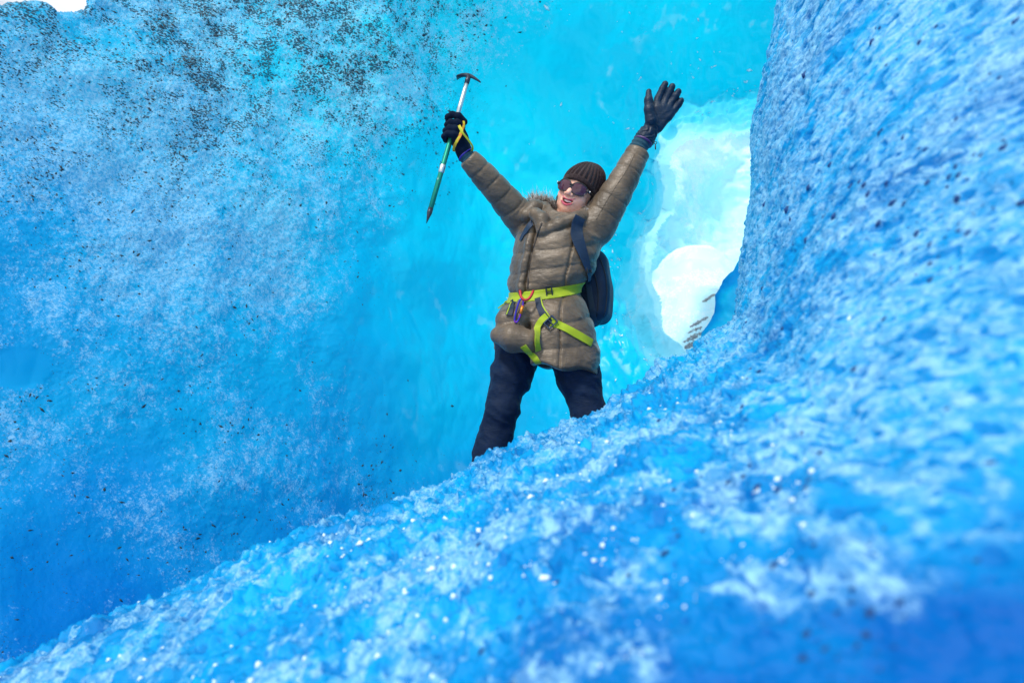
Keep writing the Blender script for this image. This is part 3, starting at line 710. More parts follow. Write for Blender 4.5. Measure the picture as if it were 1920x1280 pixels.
# --- sunglasses
GL = bpy.data.objects.new('sunglasses', None); COL.objects.link(GL); GL.parent = PERSON; GL.matrix_parent_inverse = PERSON.matrix_world.inverted(); GL.location = from_head(np.array([0, -.1, 0])).tolist()
bpy.context.view_layer.update()
def wrapy(x): return -.107 + 5.0 * x * x
def tubemesh(name, pts, r, mat, parent, closed=False, ns=8, squash=None, smooth_pts=True):
    pts = np.asarray(pts, float); n = len(pts); rr = np.full(n, r) if np.isscalar(r) else np.asarray(r, float)
    tg = np.gradient(pts, axis=0) if not closed else np.roll(pts, -1, 0) - np.roll(pts, 1, 0); tg /= np.linalg.norm(tg, axis=1, keepdims=True)
    ref = np.array([.31, .52, .79]); u = np.cross(tg[0], ref); u /= np.linalg.norm(u); V_, F_ = [], []
    for i in range(n):
        u = u - tg[i] * (u @ tg[i]); u /= np.linalg.norm(u); w_ = np.cross(tg[i], u)
        for k in range(ns):
            a = 2 * math.pi * k / ns; V_.append(pts[i] + rr[i] * (math.cos(a) * u + math.sin(a) * w_))
    m = n if closed else n - 1
    for i in range(m):
        for k in range(ns):
            a, b = i * ns + k, i * ns + (k + 1) % ns; c, d_ = ((i + 1) % n) * ns + (k + 1) % ns, ((i + 1) % n) * ns + k; F_.append((a, b, c, d_))
    me = bpy.data.meshes.new(name); F_ = [list(f) for f in F_]
    if not closed: F_ += [list(range(ns))[::-1], [(n - 1) * ns + k for k in range(ns)]]
    me.from_pydata([tuple(x) for x in V_], [], F_); me.update()
    return link(name, me, mat, parent)
M_LENS = NT('purple_tinted_lens'); _c = M_LENS.n('BsdfPrincipled', {'Base Color': (.055, .010, .028), 'Roughness': .05, 'Specular IOR Level': .7}); M_LENS = M_LENS.surf(_c)
for s in (-1, 1):
    a = np.linspace(0, 2 * math.pi, 40, endpoint=False); ex = .0345 * np.sign(np.cos(a)) * np.abs(np.cos(a)) ** .85; ez = .0270 * np.sign(np.sin(a)) * np.abs(np.sin(a)) ** .9 - .002
    cx = s * .0365; ring = np.stack([cx + ex, wrapy(cx + ex), ez + .000], -1)
    tubemesh('frame', from_head(ring), .0026, M_BLACK, GL, closed=True)
    V_ = [(cx, wrapy(cx) - .006, -.002)]; F_ = []
    for j, f in enumerate((.5, .985)):
        for k in range(40): V_.append((cx + ex[k] * f, wrapy(cx + ex[k] * f) - .006 * (1 - f * f), -.002 + (ez[k] + .002) * f))
    for k in range(40):
        F_.append((0, 1 + k, 1 + (k + 1) % 40)); F_.append((1 + k, 41 + k, 41 + (k + 1) % 40, 1 + (k + 1) % 40))
    me = bpy.data.meshes.new('lens'); me.from_pydata([tuple(from_head(np.array(v_))) for v_ in V_], [], F_); me.update(); link('lens', me, M_LENS, GL)
    tp = np.array([(s * .0690, -.086, .004), (s * .0790, -.070, .004), (s * .0830, -.03, .002), (s * .0835, .015, -.004)])
    o = tubemesh('temple', from_head(tp), [.0065, .0075, .0065, .004], M_BLACK, GL)
    cl = np.array([(s * .0765, -.0765, .010), (s * .0775, -.0735, -.003)]); tubemesh('hinge_ornament', from_head(cl + np.array([s * .0052, -.002, 0])), .0014, plain('silver_metal', (.6, .6, .62), .25, 1.0), GL)
tubemesh('bridge', from_head(np.array([(-.0085, wrapy(0) - .001, .006), (0, wrapy(0) - .003, .009), (.0085, wrapy(0) - .001, .006)])), .0034, M_BLACK, GL)

# ---------------------------------------------------------------- jacket
HS = np.array([(p - SPN[5]) @ AXS for p in SPN])[::-1]; CEN = np.array(SPN)[::-1]
#        y: 720   650   600   549   500   450   402
WA = np.array([.232, .226, .205, .160, .178, .185, .105]); WB = np.array([.175, .170, .160, .125, .145, .140, .090])
def puff(u, p=.5): u = u - np.floor(u); return np.clip(1 - (2 * u - 1) ** 2, 0, 1) ** p
def torso_coords(P):
    h = (P - SPN[5]) @ AXS; c = np.stack([np.interp(h, HS, CEN[:, i]) for i in range(3)], -1); q = P - c
    return h, q @ LAT, q @ FWD
def bh(P): return (P - BELT_C) @ BELT_N
WRK = (np.array(Matrix.Rotation(.6, 3, 'Y')) @ np.diag([.45, 1, 1.5])).astype(np.float32)
def torso_sdf(P, plainer=False):
    h, x, y = torso_coords(P); a = np.interp(h, HS, WA); b = np.interp(h, HS, WB)
    q = np.sqrt((x / a) ** 2 + (y / b) ** 2) + 1e-6; r = np.hypot(x, y); d = r * (1 - 1 / q)
    hb = bh(P)
    pinch = .022 * np.exp(-(hb / .035) ** 2); d = d + pinch
    if not plainer:
        hw = hb + .012 * gnoise(P, 7, 3)
        s = np.where(hb > 0, (hw - .022) / .083, (-hw - .022) / .105)
        d = d - .0085 * puff(s, .5) * sstep(0, .03, np.abs(hb))
        d = d - .0050 * fbm(P * np.array([1, 1, 2.2], np.float32), 16, 3, 5) - .0022 * fbm(P @ WRK, 30, 2, 15, ridged=True) - .012 * fbm(P, 5, 2, 8) * sstep(.0, -.2, hb)
        # side seam and front placket
        fx = x + .055 + .10 * np.clip(h - .2, 0, 1) ** 1.5
        fr = (y > 0)
        d = d - np.where(fr, .014 * np.exp(-((fx + .018) / .016) ** 2) - .020 * np.exp(-((fx - .008) / .0045) ** 2), 0) * sstep(-.02, .03, np.abs(hb) * 1.2)
        d = d + np.where(fr, .009 * np.exp(-((x - .115) / .004) ** 2), 0)
    return d, h, x, y, hb
def sleeve(P, S, E, W, rs, phase, trim=0.0):
    pts = [S, S + (E - S) * .5, E, E + (W - E) * .55, W]
    d, s = tube_along(P, pts, rs); hw = s + .006 * gnoise(P, 11, 9)
    d = d - .0036 * puff(hw / .074 + phase, .5) - .0030 * fbm(P, 15, 2, 14) - .0022 * fbm(P @ WRK, 30, 2, 15, ridged=True) + .0022 * np.exp(-(((hw / .074 + phase + .5) % 1 - .5) / .05) ** 2)
    ax = N3(W - E); cut = (P - W) @ ax + trim
    return smax(d, cut - .004, .006)
def jacket_sdf(P):
    P = P.astype(np.float32)
    d, h, x, y, hb = torso_sdf(P)
    # hem: the left front panel is hitched up and bunched, the right one hangs
    hem = -.105 + .02 * x + .010 * np.sin(x * 40)
    lift = sstep(.015, -.010, x + .02) * sstep(-.02, .03, y); hem = hem + lift * (.125 - .05 * np.clip(-x - .05, 0, .2)) + .05 * sstep(.02, -.03, y)
    gap = (y > 0) * np.exp(-((x + .020) / .012) ** 2) * sstep(-.06, -.14, hb); d = d + .03 * gap
    d = smax(d, hem - h, .014)
    inner = np.sqrt((x / (np.interp(h, HS, WA) - .035)) ** 2 + (y / (np.interp(h, HS, WB) - .035)) ** 2) - 1
    d = smax(d, -np.maximum(inner * .15, (h - .02)), .012)
    d = smax(d, h - HS[-1] - .01, .02)
    # bunched folds under the belt at left
    d = smin(d, chain(P, [A(935, 628, 2.86), A(962, 634, 2.83), A(990, 640, 2.82)], [.030, .050, .042]) - .004 * fbm(P, 22, 2, 3), .022)
    d = smin(d, chain(P, [A(950, 600, 2.87), A(975, 596, 2.85)], [.042, .036]), .02)
    sh = smin(chain(P, [A(1000, 428, 3.05), A(1050, 428, 3.02), A(1108, 428, 2.98)], [.075, .085, .085]), d, .03)
    d = smin(d, sh, .03)
    d = smin(d, sleeve(P, SL, EL, WL, [.080, .071, .062, .055, .046], .3), .022)
    d = smin(d, sleeve(P, SR, ER, WR, [.086, .077, .065, .057, .049], .1, .034), .022)
    # stand-up collar and hood lying behind the neck
    wr = .003 * fbm(P, 24, 3, 22)
    col = chain(P, [A(988, 404, 2.95), A(1002, 391, 2.97), A(1026, 392, 3.02)], [.030, .034, .030], .015)
    col = smin(col, chain(P, [A(1004, 402, 2.90), A(1016, 412, 2.875), A(1018, 432, 2.865)], [.026, .030, .026], .012), .008)
    col = smin(col, chain(P, [A(1030, 430, 2.865), A(1048, 421, 2.86), A(1078, 412, 2.87), A(1103, 403, 2.95)], [.022, .028, .030, .028], .012), .008)
    hood = ell(P, A(1062, 402, 3.14), (.135, .075, .075)); d = smin(d, hood, .03)
    d = smin(d, col - wr - .004, .0045)
    # room for neck and chin
    d = smax(d, -chain(P, [A(1064, 402, 2.99), A(1060, 392, 2.955), A(1062, 350, 2.95)], [.052, .066, .09]), .010)
    return d
print('jacket'); import time as _t; _t0 = _t.time()
JACKET = sdf_mesh('jacket', jacket_sdf, (-.36, 2.62, .50), (.72, 3.32, 1.72), .0042, M_JACK, PERSON, margin=.03, rw=.3)
print('jacket', _t.time() - _t0, len(JACKET.data.vertices))

# --- trousers
def trouser_sdf(P):
    P = P.astype(np.float32)
    d = None
    for a, b, c in ((HIPL, KNL, ANL), (HIPR, KNR, ANR)):
        e = chain(P, [a, a + (b - a) * .5, b, b + (c - b) * .45, c], [.110, .088, .070, .078, .074], .03); d = e if d is None else smin(d, e, .018)
    d = smin(d, ell(P, A(1020, 618, 3.02), (.17, .13, .13)), .03)
    d = d - .014 * fbm(P @ WRK, 8, 3, 33, ridged=True) - .008 * fbm(P, 4, 2, 34) - .004 * fbm(P, 26, 2, 4)
    return smax(d, -(P[:, 2] - .10), .01)
TROU = sdf_mesh('trousers', trouser_sdf, (-.35, 2.75, .06), (.70, 3.25, 1.02), .0055, M_TROU, PERSON, margin=.03)

# --- boots (behind the ice bank, still standing on the floor)
for c in (ANL, ANR):
    toe = c + FWD * .15
    f = lambda P, c=c, toe=toe: smax(smin(chain(P, [c + [0, 0, .05], c + [0, 0, -.05]], [.062, .055]), chain(P, [c + [0, 0, -.06] - FWD * .04, toe + [0, 0, -.068]], [.048, .040]), .03), -(P[:, 2] - .0), .008)
    sdf_mesh('boot', f, np.minimum(c, toe) - .12, np.maximum(c, toe) + .12, .008, M_BLACK, PERSON)

# ---------------------------------------------------------------- gloves
def G(px, py, Y=2.9): return A(px, py, Y)
def glove_r_sdf(P):
    P = P.astype(np.float32); r = .0172
    fg = [([G(1229, 205), G(1234, 186, 2.895), G(1242, 168, 2.885), G(1247, 158, 2.875)], [.021, .0185, .0165, .0150]),
          ([G(1240, 207), G(1248, 188, 2.895), G(1256, 172, 2.88), G(1260.5, 162, 2.87)], [.021, .0180, .0165, .0148]),
          ([G(1249, 211), G(1258, 195, 2.895), G(1267, 180, 2.88), G(1272, 172, 2.872)], [.020, .0175, .0160, .0145]),
          ([G(1254, 219), G(1265, 205, 2.9), G(1273, 195, 2.888), G(1277, 189, 2.882)], [.019, .0165, .0150, .0138])]
    d = None
    for pts, rs in fg:
        e = chain(P, pts, rs, .006); d = e if d is None else smin(d, e, .0028)
    palm = chain(P, [G(1226, 232, 2.905), G(1238, 211, 2.9)], [.036, .040], .02); palm = smin(palm, chain(P, [G(1231, 236, 2.91), G(1251, 213, 2.905)], [.034, .029]), .02)
    flat = np.abs((P - G(1236, 215, 2.905)) @ N3([0, 1, .2])) - .026; palm = smax(palm, flat, .014)
    d = smin(d, palm, .010)
    th = chain(P, [G(1221, 226, 2.885), G(1217, 205, 2.87), G(1216, 188, 2.865), G(1216.5, 172, 2.865)], [.029, .0225, .0185, .0125], .01)
    d = smin(d, th, .007)
    c0, c1 = G(1222, 238, 2.91), G(1208, 262, 2.925); e, t = cone(P, c0, c1, .037, .0475)
    e = e - .0022 * np.sin(fbm(P, 14, 2, 3) * 30 + t * 14) ; e = smax(e, (P - c1) @ N3(c1 - c0) - .002, .006)
    w = np.exp(-((t - .05) / .18) ** 2); e = e + .004 * w
    d = smin(d, e, .012)
    return d - .0020 * fbm(P, 45, 3, 7)
sdf_mesh('glove', glove_r_sdf, G(1185, 285, 2.80), G(1300, 140, 3.03), .0028, M_GLOV, PERSON, margin=.012)['label'] = 'open black leather glove, palm forward'
AXH, AXT = A(878, 146, 2.84), A(799.5, 419, 2.80)
def ax_at(py):      # point on the shaft at photograph row py
    t = (py - 146) / (419 - 146); return AXH + (AXT - AXH) * t
def glove_l_sdf(P):
    P = P.astype(np.float32); d = None
    for k, py in enumerate((229, 241, 252.5, 263)):
        c = ax_at(py); r = (.0135, .014, .0135, .0125)[k]
        o = lambda dx, dy, dz: c + np.array([dx, dy, dz])
        pts = [o(.034, -.012, -.006), o(.016, -.030, .002), o(-.012, -.026, .008), o(-.030, -.006, .006), o(-.024, .016, .0), o(-.006, .024, -.004)]
        if k == 0: pts = [o(.036, -.012, -.012), o(.014, -.030, .004), o(-.014, -.027, .014), o(-.036, -.010, .010), o(-.034, .010, .000), o(-.014, .024, -.004)]
        e = chain(P, pts, [r * 1.25, r * 1.15, r * 1.05, r, r * .95, r * .85], .006); d = e if d is None else smin(d, e, .0035)
    palm = chain(P, [A(858, 240, 2.845), A(862, 262, 2.85), A(869, 281, 2.86)], [.030, .037, .034], .02)
    palm = smin(palm, chain(P, [A(855, 245, 2.812), A(860, 262, 2.82), A(868, 280, 2.84)], [.022, .026, .028], .02), .015)
    d = smin(d, palm, .010)
    th = chain(P, [A(868, 262, 2.88), A(862, 243, 2.885), A(852, 236, 2.878), A(842, 236, 2.868)], [.024, .018, .0155, .013], .01); d = smin(d, th, .006)
    cf, t = cone(P, A(866, 275, 2.855), A(873, 291, 2.862), .034, .038); cf = smax(cf, (P - A(873, 291, 2.862)) @ N3(A(873, 291, 2.862) - A(866, 275, 2.855)) - .002, .004)
    d = smin(d, cf, .01)
    return d - .0016 * fbm(P, 50, 3, 17)
sdf_mesh('glove', glove_l_sdf, A(815, 310, 2.72), A(895, 210, 2.96), .0028, M_KNITG, PERSON, margin=.012)['label'] = 'dark knitted glove closed round the axe shaft'

# knitted inner cuffs, wristband, glove band
def cuff(a, b, ra, rb, mat, name, rib=26):
    ax_ = N3(b - a)
    def f(P):
        d, t = cone(P, a - ax_ * .02, b + ax_ * .02, ra, rb); s = (P - a) @ ax_
        d = d - .0022 * np.sin(s * 300)
        return smax(smax(d, s - np.linalg.norm(b - a), .004), -s, .004)
    return sdf_mesh(name, f, np.minimum(a, b) - .07, np.maximum(a, b) + .07, .0035, mat, PERSON)
cuff(A(882, 302, 2.865), A(871, 288, 2.86), .036, .034, M_TEAL, 'inner_cuff')
cuff(A(1191, 288, 2.93), A(1206, 261, 2.925), .042, .040, M_TEAL, 'inner_cuff')
cuff(A(874.5, 292, 2.862), A(872, 289, 2.861), .0395, .0395, plain('violet_blue_band', (.03, .02, .30), .5), 'glove_band')
cuff(A(1204.5, 268.5, 2.925), A(1207.5, 262.5, 2.925), .0440, .0440, plain('purple_band', (.07, .03, .14), .35), 'wristband')
za = A(1229, 268, 2.90)
ringp = [za + np.array([.006 * math.cos(a), 0, .006 * math.sin(a)]) for a in np.linspace(0, 2 * math.pi, 14, endpoint=False)]
tubemesh('cord_ring', ringp, .0016, M_BLACK, PERSON, closed=True)
tubemesh('zip_pull', [za + [0, 0, -.006], za + [-.001, 0, -.02], za + [-.001, 0, -.032]], [.002, .0028, .0028], M_BLACK, PERSON)

# ---------------------------------------------------------------- ribbons laid on the clothes
def bvh_of(o):
    me = o.data; return BVHTree.FromPolygons([v.co[:] for v in me.vertices], [p.vertices[:] for p in me.polygons])
BVJ = bvh_of(JACKET)
CAMP = Vector((0, 0, CAMZ))
def smooth_line(pts, n):
    pts = np.asarray(pts, float); k = np.arange(len(pts)); return catmull_grid(k, [0, 1], np.stack([pts, pts]), np.linspace(0, len(pts) - 1, n), np.zeros(n))
def lay(pts, trees, lift=.004, n=40, fallback=2.85, flatten=0.0):
    """drop a photograph polyline onto the clothes: world points and normals"""
    q = smooth_line(pts, n); P, Nn, last = [], [], fallback
    for px, py in q[:, :2]:
        d = (V(px, py, 3.0) - CAMP).normalized(); best = None
        for tr in trees:
            hit = tr.ray_cast(CAMP, d)
            if hit[0] is not None and (best is None or hit[3] < best[3]): best = hit
        if best is not None and abs(best[0].y - last) < .25: p, nn = best[0], best[1]; last = p.y
        else: p = V(px, py, last); nn = -d
        P.append(np.array(p)); Nn.append(np.array(nn if nn.dot(d) < 0 else -nn))
    P, Nn = np.array(P), np.array(Nn)
    for _ in range(4 + int(flatten)):
        P[1:-1] = .5 * P[1:-1] + .25 * (P[:-2] + P[2:]); Nn[1:-1] = .5 * Nn[1:-1] + .25 * (Nn[:-2] + Nn[2:])
    Nn /= np.linalg.norm(Nn, axis=1, keepdims=True)
    return P + Nn * lift, Nn
def ribbon(name, P, Nn, width, mat, parent, thick=.0025, twist=0):
    n = len(P); wd = np.full(n, width) if np.isscalar(width) else np.interp(np.linspace(0, 1, n), np.linspace(0, 1, len(width)), width)
    tg = np.gradient(P, axis=0); tg /= np.linalg.norm(tg, axis=1, keepdims=True); s = np.cross(tg, Nn); s /= np.linalg.norm(s, axis=1, keepdims=True)
    nn = np.cross(s, tg); V_, F_ = [], []
    for i in range(n):
        for a, b in ((-.5, 1), (-.46, 1.35), (.46, 1.35), (.5, 1), (.5, -1), (-.5, -1)): V_.append(tuple(P[i] + s[i] * a * wd[i] + nn[i] * b * thick * .5))
    for i in range(n - 1):
        for k in range(6): F_.append((i * 6 + k, i * 6 + (k + 1) % 6, (i + 1) * 6 + (k + 1) % 6, (i + 1) * 6 + k))
    F_ += [(5, 4, 3, 2, 1, 0), tuple((n - 1) * 6 + k for k in range(6))]
    me = bpy.data.meshes.new(name); me.from_pydata(V_, [], F_); me.update()
    b = bmesh.new(); b.from_mesh(me); bmesh.ops.recalc_face_normals(b, faces=b.faces); b.to_mesh(me); b.free()
    return link(name, me, mat, parent, smooth=False)
def frame_box(name, c, t, nrm, w, hgt, bar, mat, parent, mid=True):
    """ladder-lock buckle: a bevelled rectangular frame"""
    t = N3(t); nrm = N3(nrm); s = N3(np.cross(nrm, t)); nrm = np.cross(t, s)
    b = bmesh.new()
    boxes = [(0, hgt / 2 - bar / 2, w, bar), (0, -hgt / 2 + bar / 2, w, bar), (-w / 2 + bar / 2, 0, bar, hgt - 2 * bar - .0004), (w / 2 - bar / 2, 0, bar, hgt - 2 * bar - .0004)]
    if mid: boxes.append((0, 0, w - 2 * bar - .0004, bar * .8))
    for x, y, a, h_ in boxes: bmesh.ops.create_cube(b, size=1, matrix=Matrix.Translation((x, y, 0)) @ Matrix.Diagonal((a, h_, .006, 1)))
    bmesh.ops.bevel(b, geom=b.edges[:], offset=.0012, segments=1, affect='EDGES')
    M = Matrix((s.tolist(), t.tolist(), nrm.tolist())).transposed()
    for v_ in b.verts: v_.co = Vector(c) + M @ v_.co
    me = bpy.data.meshes.new(name); b.to_mesh(me); b.free(); return link(name, me, mat, parent, smooth=False)

# stitched seams along the sleeves
for line in ([(1190, 290), (1176, 318), (1158, 345), (1136, 380), (1118, 412)],):
    P_, N_ = lay(line, [BVJ], .0002, 60); tubemesh('sleeve_seam', P_, .0012, M_SEAM, PERSON, ns=5)
P_, N_ = lay([(1016, 418), (1008, 440), (999, 470), (992, 500), (990, 541)], [BVJ], .0005, 60); tubemesh('zip', P_, .0038, plain('dark_zip', (.03, .022, .018), .5), PERSON, ns=6)

# fur edge of the hood
def fur(name, pts, n, ln, cols, spread, up):
    rs = np.random.default_rng(5); q = smooth_line(np.array(pts), n); V_, F_, Cc = [], [], []
    for i in range(n):
        c = q[i] + rs.normal(0, spread, 3); d = N3(up + rs.normal(0, .55, 3)); l = ln * rs.uniform(.5, 1.2); s = N3(np.cross(d, rs.normal(0, 1, 3))) * .0013; bend = rs.normal(0, .35, 3) * l
        s2 = np.cross(d, s); k = len(V_); col = cols[rs.integers(len(cols))]
        V_ += [c + s, c - s * .5 + s2 * .8, c - s * .5 - s2 * .8, c + d * l * .55 + s * .7, c + d * l * .55 - s * .4 + s2 * .5, c + d * l * .55 - s * .4 - s2 * .5, c + d * l + bend]
        for a, b in ((0, 1), (1, 2), (2, 0)): F_ += [(k + a, k + b, k + 3 + b), (k + a, k + 3 + b, k + 3 + a), (k + 3 + a, k + 3 + b, k + 6)]
        Cc += [col] * 7
    me = mesh_arrays(name, np.array(V_), np.array(F_), {'tone': np.array(Cc)})
    t = NT(name); return link(name, me, t.surf(t.n('BsdfPrincipled', {'Base Color': t.attr('tone').outputs['Color'], 'Roughness': .7})), PERSON)
GREY = [(.45, .42, .40), (.30, .25, .22), (.62, .60, .58), (.10, .075, .06)]
f1 = fur('fur_trim', [A(996, 386, 3.02), A(1003, 379, 3.05), A(1016, 380, 3.08), A(1030, 384, 3.08), A(1040, 392, 3.06)], 900, .045, GREY, .010, np.array([-.35, -.2, .9])); f1['kind'] = 'stuff'
f2 = fur('fur_trim', [A(1095, 402, 2.92), A(1102, 397, 2.92), A(1110, 391, 2.95)], 240, .017, GREY, .007, np.array([-.3, -.6, .5])); f2['kind'] = 'stuff'
f3 = fur('fur_trim', [A(1014, 386, 3.03), A(1026, 388, 3.01), A(1036, 396, 2.98)], 380, .030, [(.05, .035, .03), (.09, .07, .06), (.02, .015, .012)], .008, np.array([.2, -.5, .7])); f3['kind'] = 'stuff'

# ---------------------------------------------------------------- harness
HAR = bpy.data.objects.new('climbing_harness', None); COL.objects.link(HAR); HAR.parent = PERSON; HAR.matrix_parent_inverse = PERSON.matrix_world.inverted(); HAR.location = BELT_C.tolist()
bpy.context.view_layer.update()
def belt_sdf(P):
    P = P.astype(np.float32); d, h, x, y, hb = torso_sdf(P, True)
    return np.maximum(np.abs(d - .005) - .010, np.abs(hb) - .0215)
sdf_mesh('waist_belt', belt_sdf, BELT_C - .26, BELT_C + .26, .0033, M_WEB, HAR, margin=.012)
BVB = bvh_of(HAR.children[0])
cbk, nbk = lay([(1029, 549), (1031, 549)], [BVB], .006, 4); 
frame_box('buckle', cbk[1], BELT_N, nbk[1], .030, .058, .006, M_BLACK, HAR)
tubemesh('buckle_bar', [cbk[1] + LAT * -.012 + BELT_N * .026, cbk[1] + LAT * -.012 - BELT_N * .026], .003, M_BLACK, HAR)
S3 = [BVJ, BVB, bvh_of(TROU)]
def strap(name, pts, width, mat, lift=.006, n=40, parent=HAR, trees=S3, fb=2.85, flat=6): P_, N_ = lay(pts, trees, lift, n, fb, flat); return ribbon(name, P_, N_, width, mat, parent)
strap('leg_riser', [(1009, 560), (1013, 578), (1020, 592), (1031, 606)], .030, M_NAVYW)
strap('riser_edging', [(1014.5, 560), (1018, 576), (1026, 588), (1037, 600)], .005, M_WEB, .009)
strap('leg_loop', [(1034, 604), (1050, 611), (1070, 621), (1090, 632), (1108, 643)], .034, M_WEB)
strap('leg_loop', [(1026, 592), (1014, 604), (1006, 622), (1004, 640), (1007, 655)], .027, M_WEB, .010)
strap('leg_loop', [(981, 648), (990, 658), (1000, 668), (1010, 680)], .027, M_WEB, .004, fb=2.88)
strap('leg_riser', [(964, 566), (959, 578), (955, 592)], .030, M_NAVYW, .008)
strap('riser_edging', [(964, 564), (957, 578), (951, 591)], .005, M_WEB, .011)
strap('gear_loop', [(951, 566), (943, 571), (934, 578)], .006, M_WEB, .006)
cbk, nbk = lay([(1027, 600), (1032, 606), (1038, 609)], [BVJ], .014, 5)
frame_box('leg_buckle', cbk[2], N3(A(1040, 598, 2.83) - A(1024, 613, 2.83)), nbk[2], .040, .052, .006, plain('blue_grey_metal', (.05, .08, .13), .3, .8), HAR)
arc = [A(975, 545, 2.81), A(977, 556, 2.80), A(983, 562, 2.795), A(990, 561, 2.795), A(996, 554, 2.80), A(1000, 545, 2.81)]
tubemesh('belay_loop', smooth_line(arc, 24), .0058, plain('red_cord', (.42, .008, .012), .5), HAR)

# carabiner hanging from the loop
CB = bpy.data.objects.new('carabiner', None); COL.objects.link(CB); CB.location = A(976, 560, 2.80).tolist(); bpy.context.view_layer.update()
tag(CB, 'small purple carabiner with orange gate hanging from the red loop of the harness', 'carabiner')
a0, b0 = A(979, 560, 2.80), A(967, 604, 2.80); ax_ = N3(b0 - a0); sd_ = N3(np.cross(ax_, [0, 1, 0])); Ln = np.linalg.norm(b0 - a0)
ring = []
for k in range(36):
    a = 2 * math.pi * k / 36; x = .0105 * math.copysign(abs(math.cos(a)) ** .7, math.cos(a)); y = Ln / 2 * math.copysign(abs(math.sin(a)) ** .85, math.sin(a)); ring.append((a0 + b0) / 2 + sd_ * x + ax_ * y)
t = NT('anodised_purple'); n_ = t.noise(t.obj(), 26, 2)
M_CB = t.surf(t.n('BsdfPrincipled', {'Base Color': t.mix(t.ramp(n_, .42, .58), (.30, .04, .42), (.05, .04, .40)), 'Metallic': .7, 'Roughness': .28}))
tubemesh('carabiner_body', ring, .0042, M_CB, CB, closed=True)
tubemesh('gate_sleeve', [a0 + ax_ * Ln * .28 + sd_ * .0100, a0 + ax_ * Ln * .62 + sd_ * .0100], .0068, plain('orange_metal', (.75, .22, .02), .3, .5), CB)

# ================================================================ backpack
BP = bpy.data.objects.new('backpack', None); COL.objects.link(BP); BP.location = (A(1085, 600, 3.2)).tolist(); bpy.context.view_layer.update()
tag(BP, 'navy blue backpack worn behind the raised-arm person, its shoulder strap over the jacket', 'backpack')
BK = -FWD; PC = A(1052, 520, 3.0) + BK * .195 + LAT * .035; UPB = N3(np.array([.10, 0, 1.0]) + BK * .0); LB = N3(np.cross(BK, UPB)) * 1
def pack_sdf(P):
    q = P - PC; x, y, z = q @ LAT, q @ BK, q @ UPB; wx = .155 - .10 * np.clip(z, 0, .3) - .12 * np.clip(-z - .05, 0, .3); wy = .080 - .12 * np.clip(z - .02, 0, .3) + .02 * np.clip(-z, 0, .2)
    a = np.stack([np.abs(x) - wx + .05, np.abs(y) - wy + .045, np.abs(z) - .175 + .05], -1); d = np.linalg.norm(np.maximum(a, 0), axis=-1) + np.minimum(a.max(-1), 0) - .05
    d = smin(d, ell(P, PC + BK * .075 - UPB * .06, (.10, .05, .10)), .03)
    return d - .005 * fbm(P, 9, 3, 3) + .004 * np.exp(-((y - .03) / .004) ** 2)
PK = sdf_mesh('pack_body', pack_sdf, PC - .30, PC + .30, .006, M_PACK, BP, margin=.03)
BVP = bvh_of(PK); S4 = [BVJ, BVB, BVP]
strap('shoulder_strap', [(1086, 408), (1080, 420), (1079, 438), (1087, 465), (1095, 488), (1100, 506)], [.050, .056, .056, .050, .042, .030], M_PACK, .012, 50, BP, S4, 2.86, 30)
strap('shoulder_strap', [(1000, 416), (991, 428), (983, 440), (977, 452)], [.022, .032, .026, .018], M_PACK, .006, 30, BP, S4, 2.93)
for ln in ([(1124, 482), (1135, 515), (1138, 550), (1134, 585), (1124, 608)], [(1112, 505), (1120, 535), (1122, 570), (1117, 600)]):
    P_, N_ = lay(ln, [BVP], .001, 40, 3.25, 4); tubemesh('seam_piping', P_, .0028, M_BLACK, BP, ns=6)
strap('adjuster_strap', [(1100, 508), (1104, 535), (1110, 570), (1117, 612)], [.020, .026, .026], fabric('slate_webbing', (.022, .05, .085), wr=.3), .012, 40, BP, S4, 2.84)
cbk, nbk = lay([(1099, 502), (1101, 512)], S4, .014, 4, 2.86, 2); frame_box('strap_buckle', cbk[1], N3(A(1099, 498, 2.84) - A(1102, 515, 2.84)), nbk[1], .030, .034, .005, M_BLACK, BP)

# ================================================================ ice axe
AX = bpy.data.objects.new('ice_axe', None); COL.objects.link(AX); AX.location = AXT.tolist(); bpy.context.view_layer.update()
tag(AX, 'ice axe with a green and silver shaft held up in the knitted glove', 'ice axe')
d_ = N3(AXT - AXH); Lx = np.linalg.norm(AXT - AXH)
at = lambda f: AXH + (AXT - AXH) * f
t = NT('worn_green_anodised'); n_ = t.noise(t.obj((1, 1, .3)), 60, 5, .7); n2 = t.noise(t.obj(), 8, 3)
M_GRN = t.surf(t.n('BsdfPrincipled', {'Base Color': t.mix(t.ramp(n_, .60, .70), (.008, .26, .17), (.50, .62, .60)), 'Metallic': .55, 'Roughness': .38}))
M_SIL = plain('brushed_aluminium', (.50, .60, .62), .30, .9, nscale=30)
M_STL = plain('dark_steel', (.045, .06, .085), .38, .7, nscale=50, noise_amt=.3)
tubemesh('shaft', [at(.015), at(.10), at(.20), at(.285)], [.0100, .0102, .0104, .0104], M_SIL, AX, ns=14)
tubemesh('grip', [at(.285), at(.40), at(.60), at(.935)], [.0106, .0110, .0112, .0110], M_GRN, AX, ns=14)
tubemesh('shaft_collar', [at(.610), at(.618), at(.66), at(.668)], [.0112, .0135, .0135, .0112], M_SIL, AX, ns=14)
tubemesh('spike', [at(.90), at(.93), at(.955), at(1.0)], [.0113, .0116, .0075, .0010], M_STL, AX, ns=12)
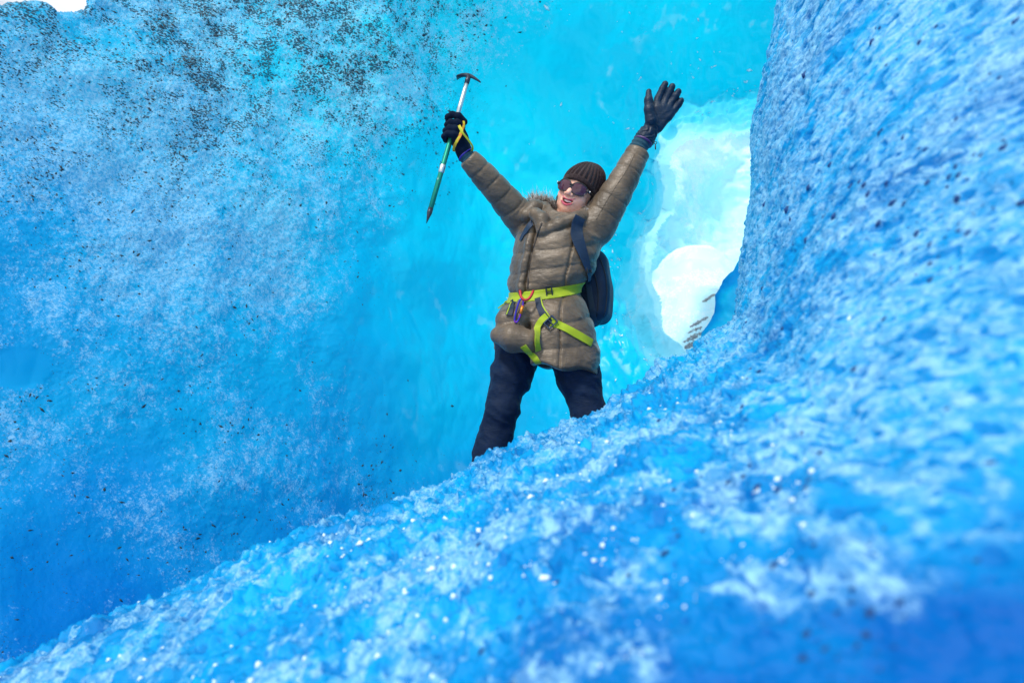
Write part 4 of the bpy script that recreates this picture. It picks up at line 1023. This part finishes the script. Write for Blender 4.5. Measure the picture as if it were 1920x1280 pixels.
# head: adze to the left, pick to the right, one forged blade
hd = [(856, 146.5, .2), (860, 142.8, .9), (867, 139.5, 1.5), (876, 138.8, 2.1), (884, 141.2, 1.9), (892, 146.3, 1.4), (898, 151, .8), (901.5, 154.4, .15)]
hd = np.array([[x, y, r_] for x, y, r_ in hd]); q = smooth_line(hd, 28); b = bmesh.new(); rings = []
for i, (x, y, r_) in enumerate(q):
    c = A(x, y + r_ * 1.15, 2.838); u = N3(A(x, y - 5, 2.838) - A(x, y, 2.838)); hw = .0036 * max(r_, .1) + .001
    s = i / (len(q) - 1); dep = .0055 if s > .38 else .0055 + .014 * (sstep(.38, 0.05, s))       # adze widens across, pick stays thin
    rings.append([b.verts.new((c + u * hw * a1 + np.array([0, dep * a2, 0])).tolist()) for a1, a2 in ((1, -.7), (1, .7), (.3, 1), (-1, .8), (-1, -.8), (.3, -1))])
for r0, r1 in zip(rings, rings[1:]):
    for k in range(6): b.faces.new((r0[k], r0[(k + 1) % 6], r1[(k + 1) % 6], r1[k]))
b.faces.new(rings[0][::-1]); b.faces.new(rings[-1]); bmesh.ops.recalc_face_normals(b, faces=b.faces)
me = bpy.data.meshes.new('axe_head'); b.to_mesh(me); b.free(); link('axe_head', me, M_STL, AX)
tubemesh('head_socket', [AXH - d_ * .012, at(.02), at(.045)], [.0100, .0118, .0106], M_STL, AX, ns=12)
tubemesh('leash_ring', [ax_at(221) + .0128 * (math.cos(a) * N3(np.cross(d_, [0, 1, 0])) + math.sin(a) * N3([0.0, 1, .1])) + d_ * .004 * math.cos(a) * -2.2 for a in np.linspace(0, 2 * math.pi, 20, endpoint=False)], .0034, M_BLACK, AX, closed=True)
t = NT('yellow_orange_tape'); n_ = t.n('TexNoise', {'Vector': t.obj(), 'Scale': 60, 'Detail': 1}).outputs[0]
M_TAPE = t.surf(t.n('BsdfPrincipled', {'Base Color': t.mix(t.ramp(n_, .50, .58), (.50, .42, .01), (.55, .17, .015)), 'Roughness': .7}))
M_TAPG = fabric('yellow_green_tape', (.34, .38, .01), wr=.2)
def free_ribbon(name, pts, width, mat, nrm=(0, -1, -.2)):
    P_ = smooth_line(np.array([A(*p) for p in pts]), 36); N_ = np.tile(N3(nrm), (36, 1)); return ribbon(name, P_, N_, width, mat, AX, .002)
free_ribbon('leash', [(858, 230, 2.80), (862, 238, 2.785), (866, 245, 2.78), (863, 254, 2.775), (856, 266, 2.775), (851, 277, 2.80), (851, 284, 2.83)], .0120, M_TAPE)
free_ribbon('leash', [(862, 226, 2.81), (866, 225, 2.80), (869.5, 228, 2.80), (869, 238, 2.795), (864, 248, 2.783), (862, 254, 2.78)], .0095, M_TAPE, (.5, -1, -.2))
free_ribbon('leash', [(860, 236, 2.79), (866, 247, 2.775), (873, 256, 2.785), (880, 265, 2.80), (886, 275, 2.82), (885, 283, 2.84)], .0105, M_TAPG, (.3, -1, .3))
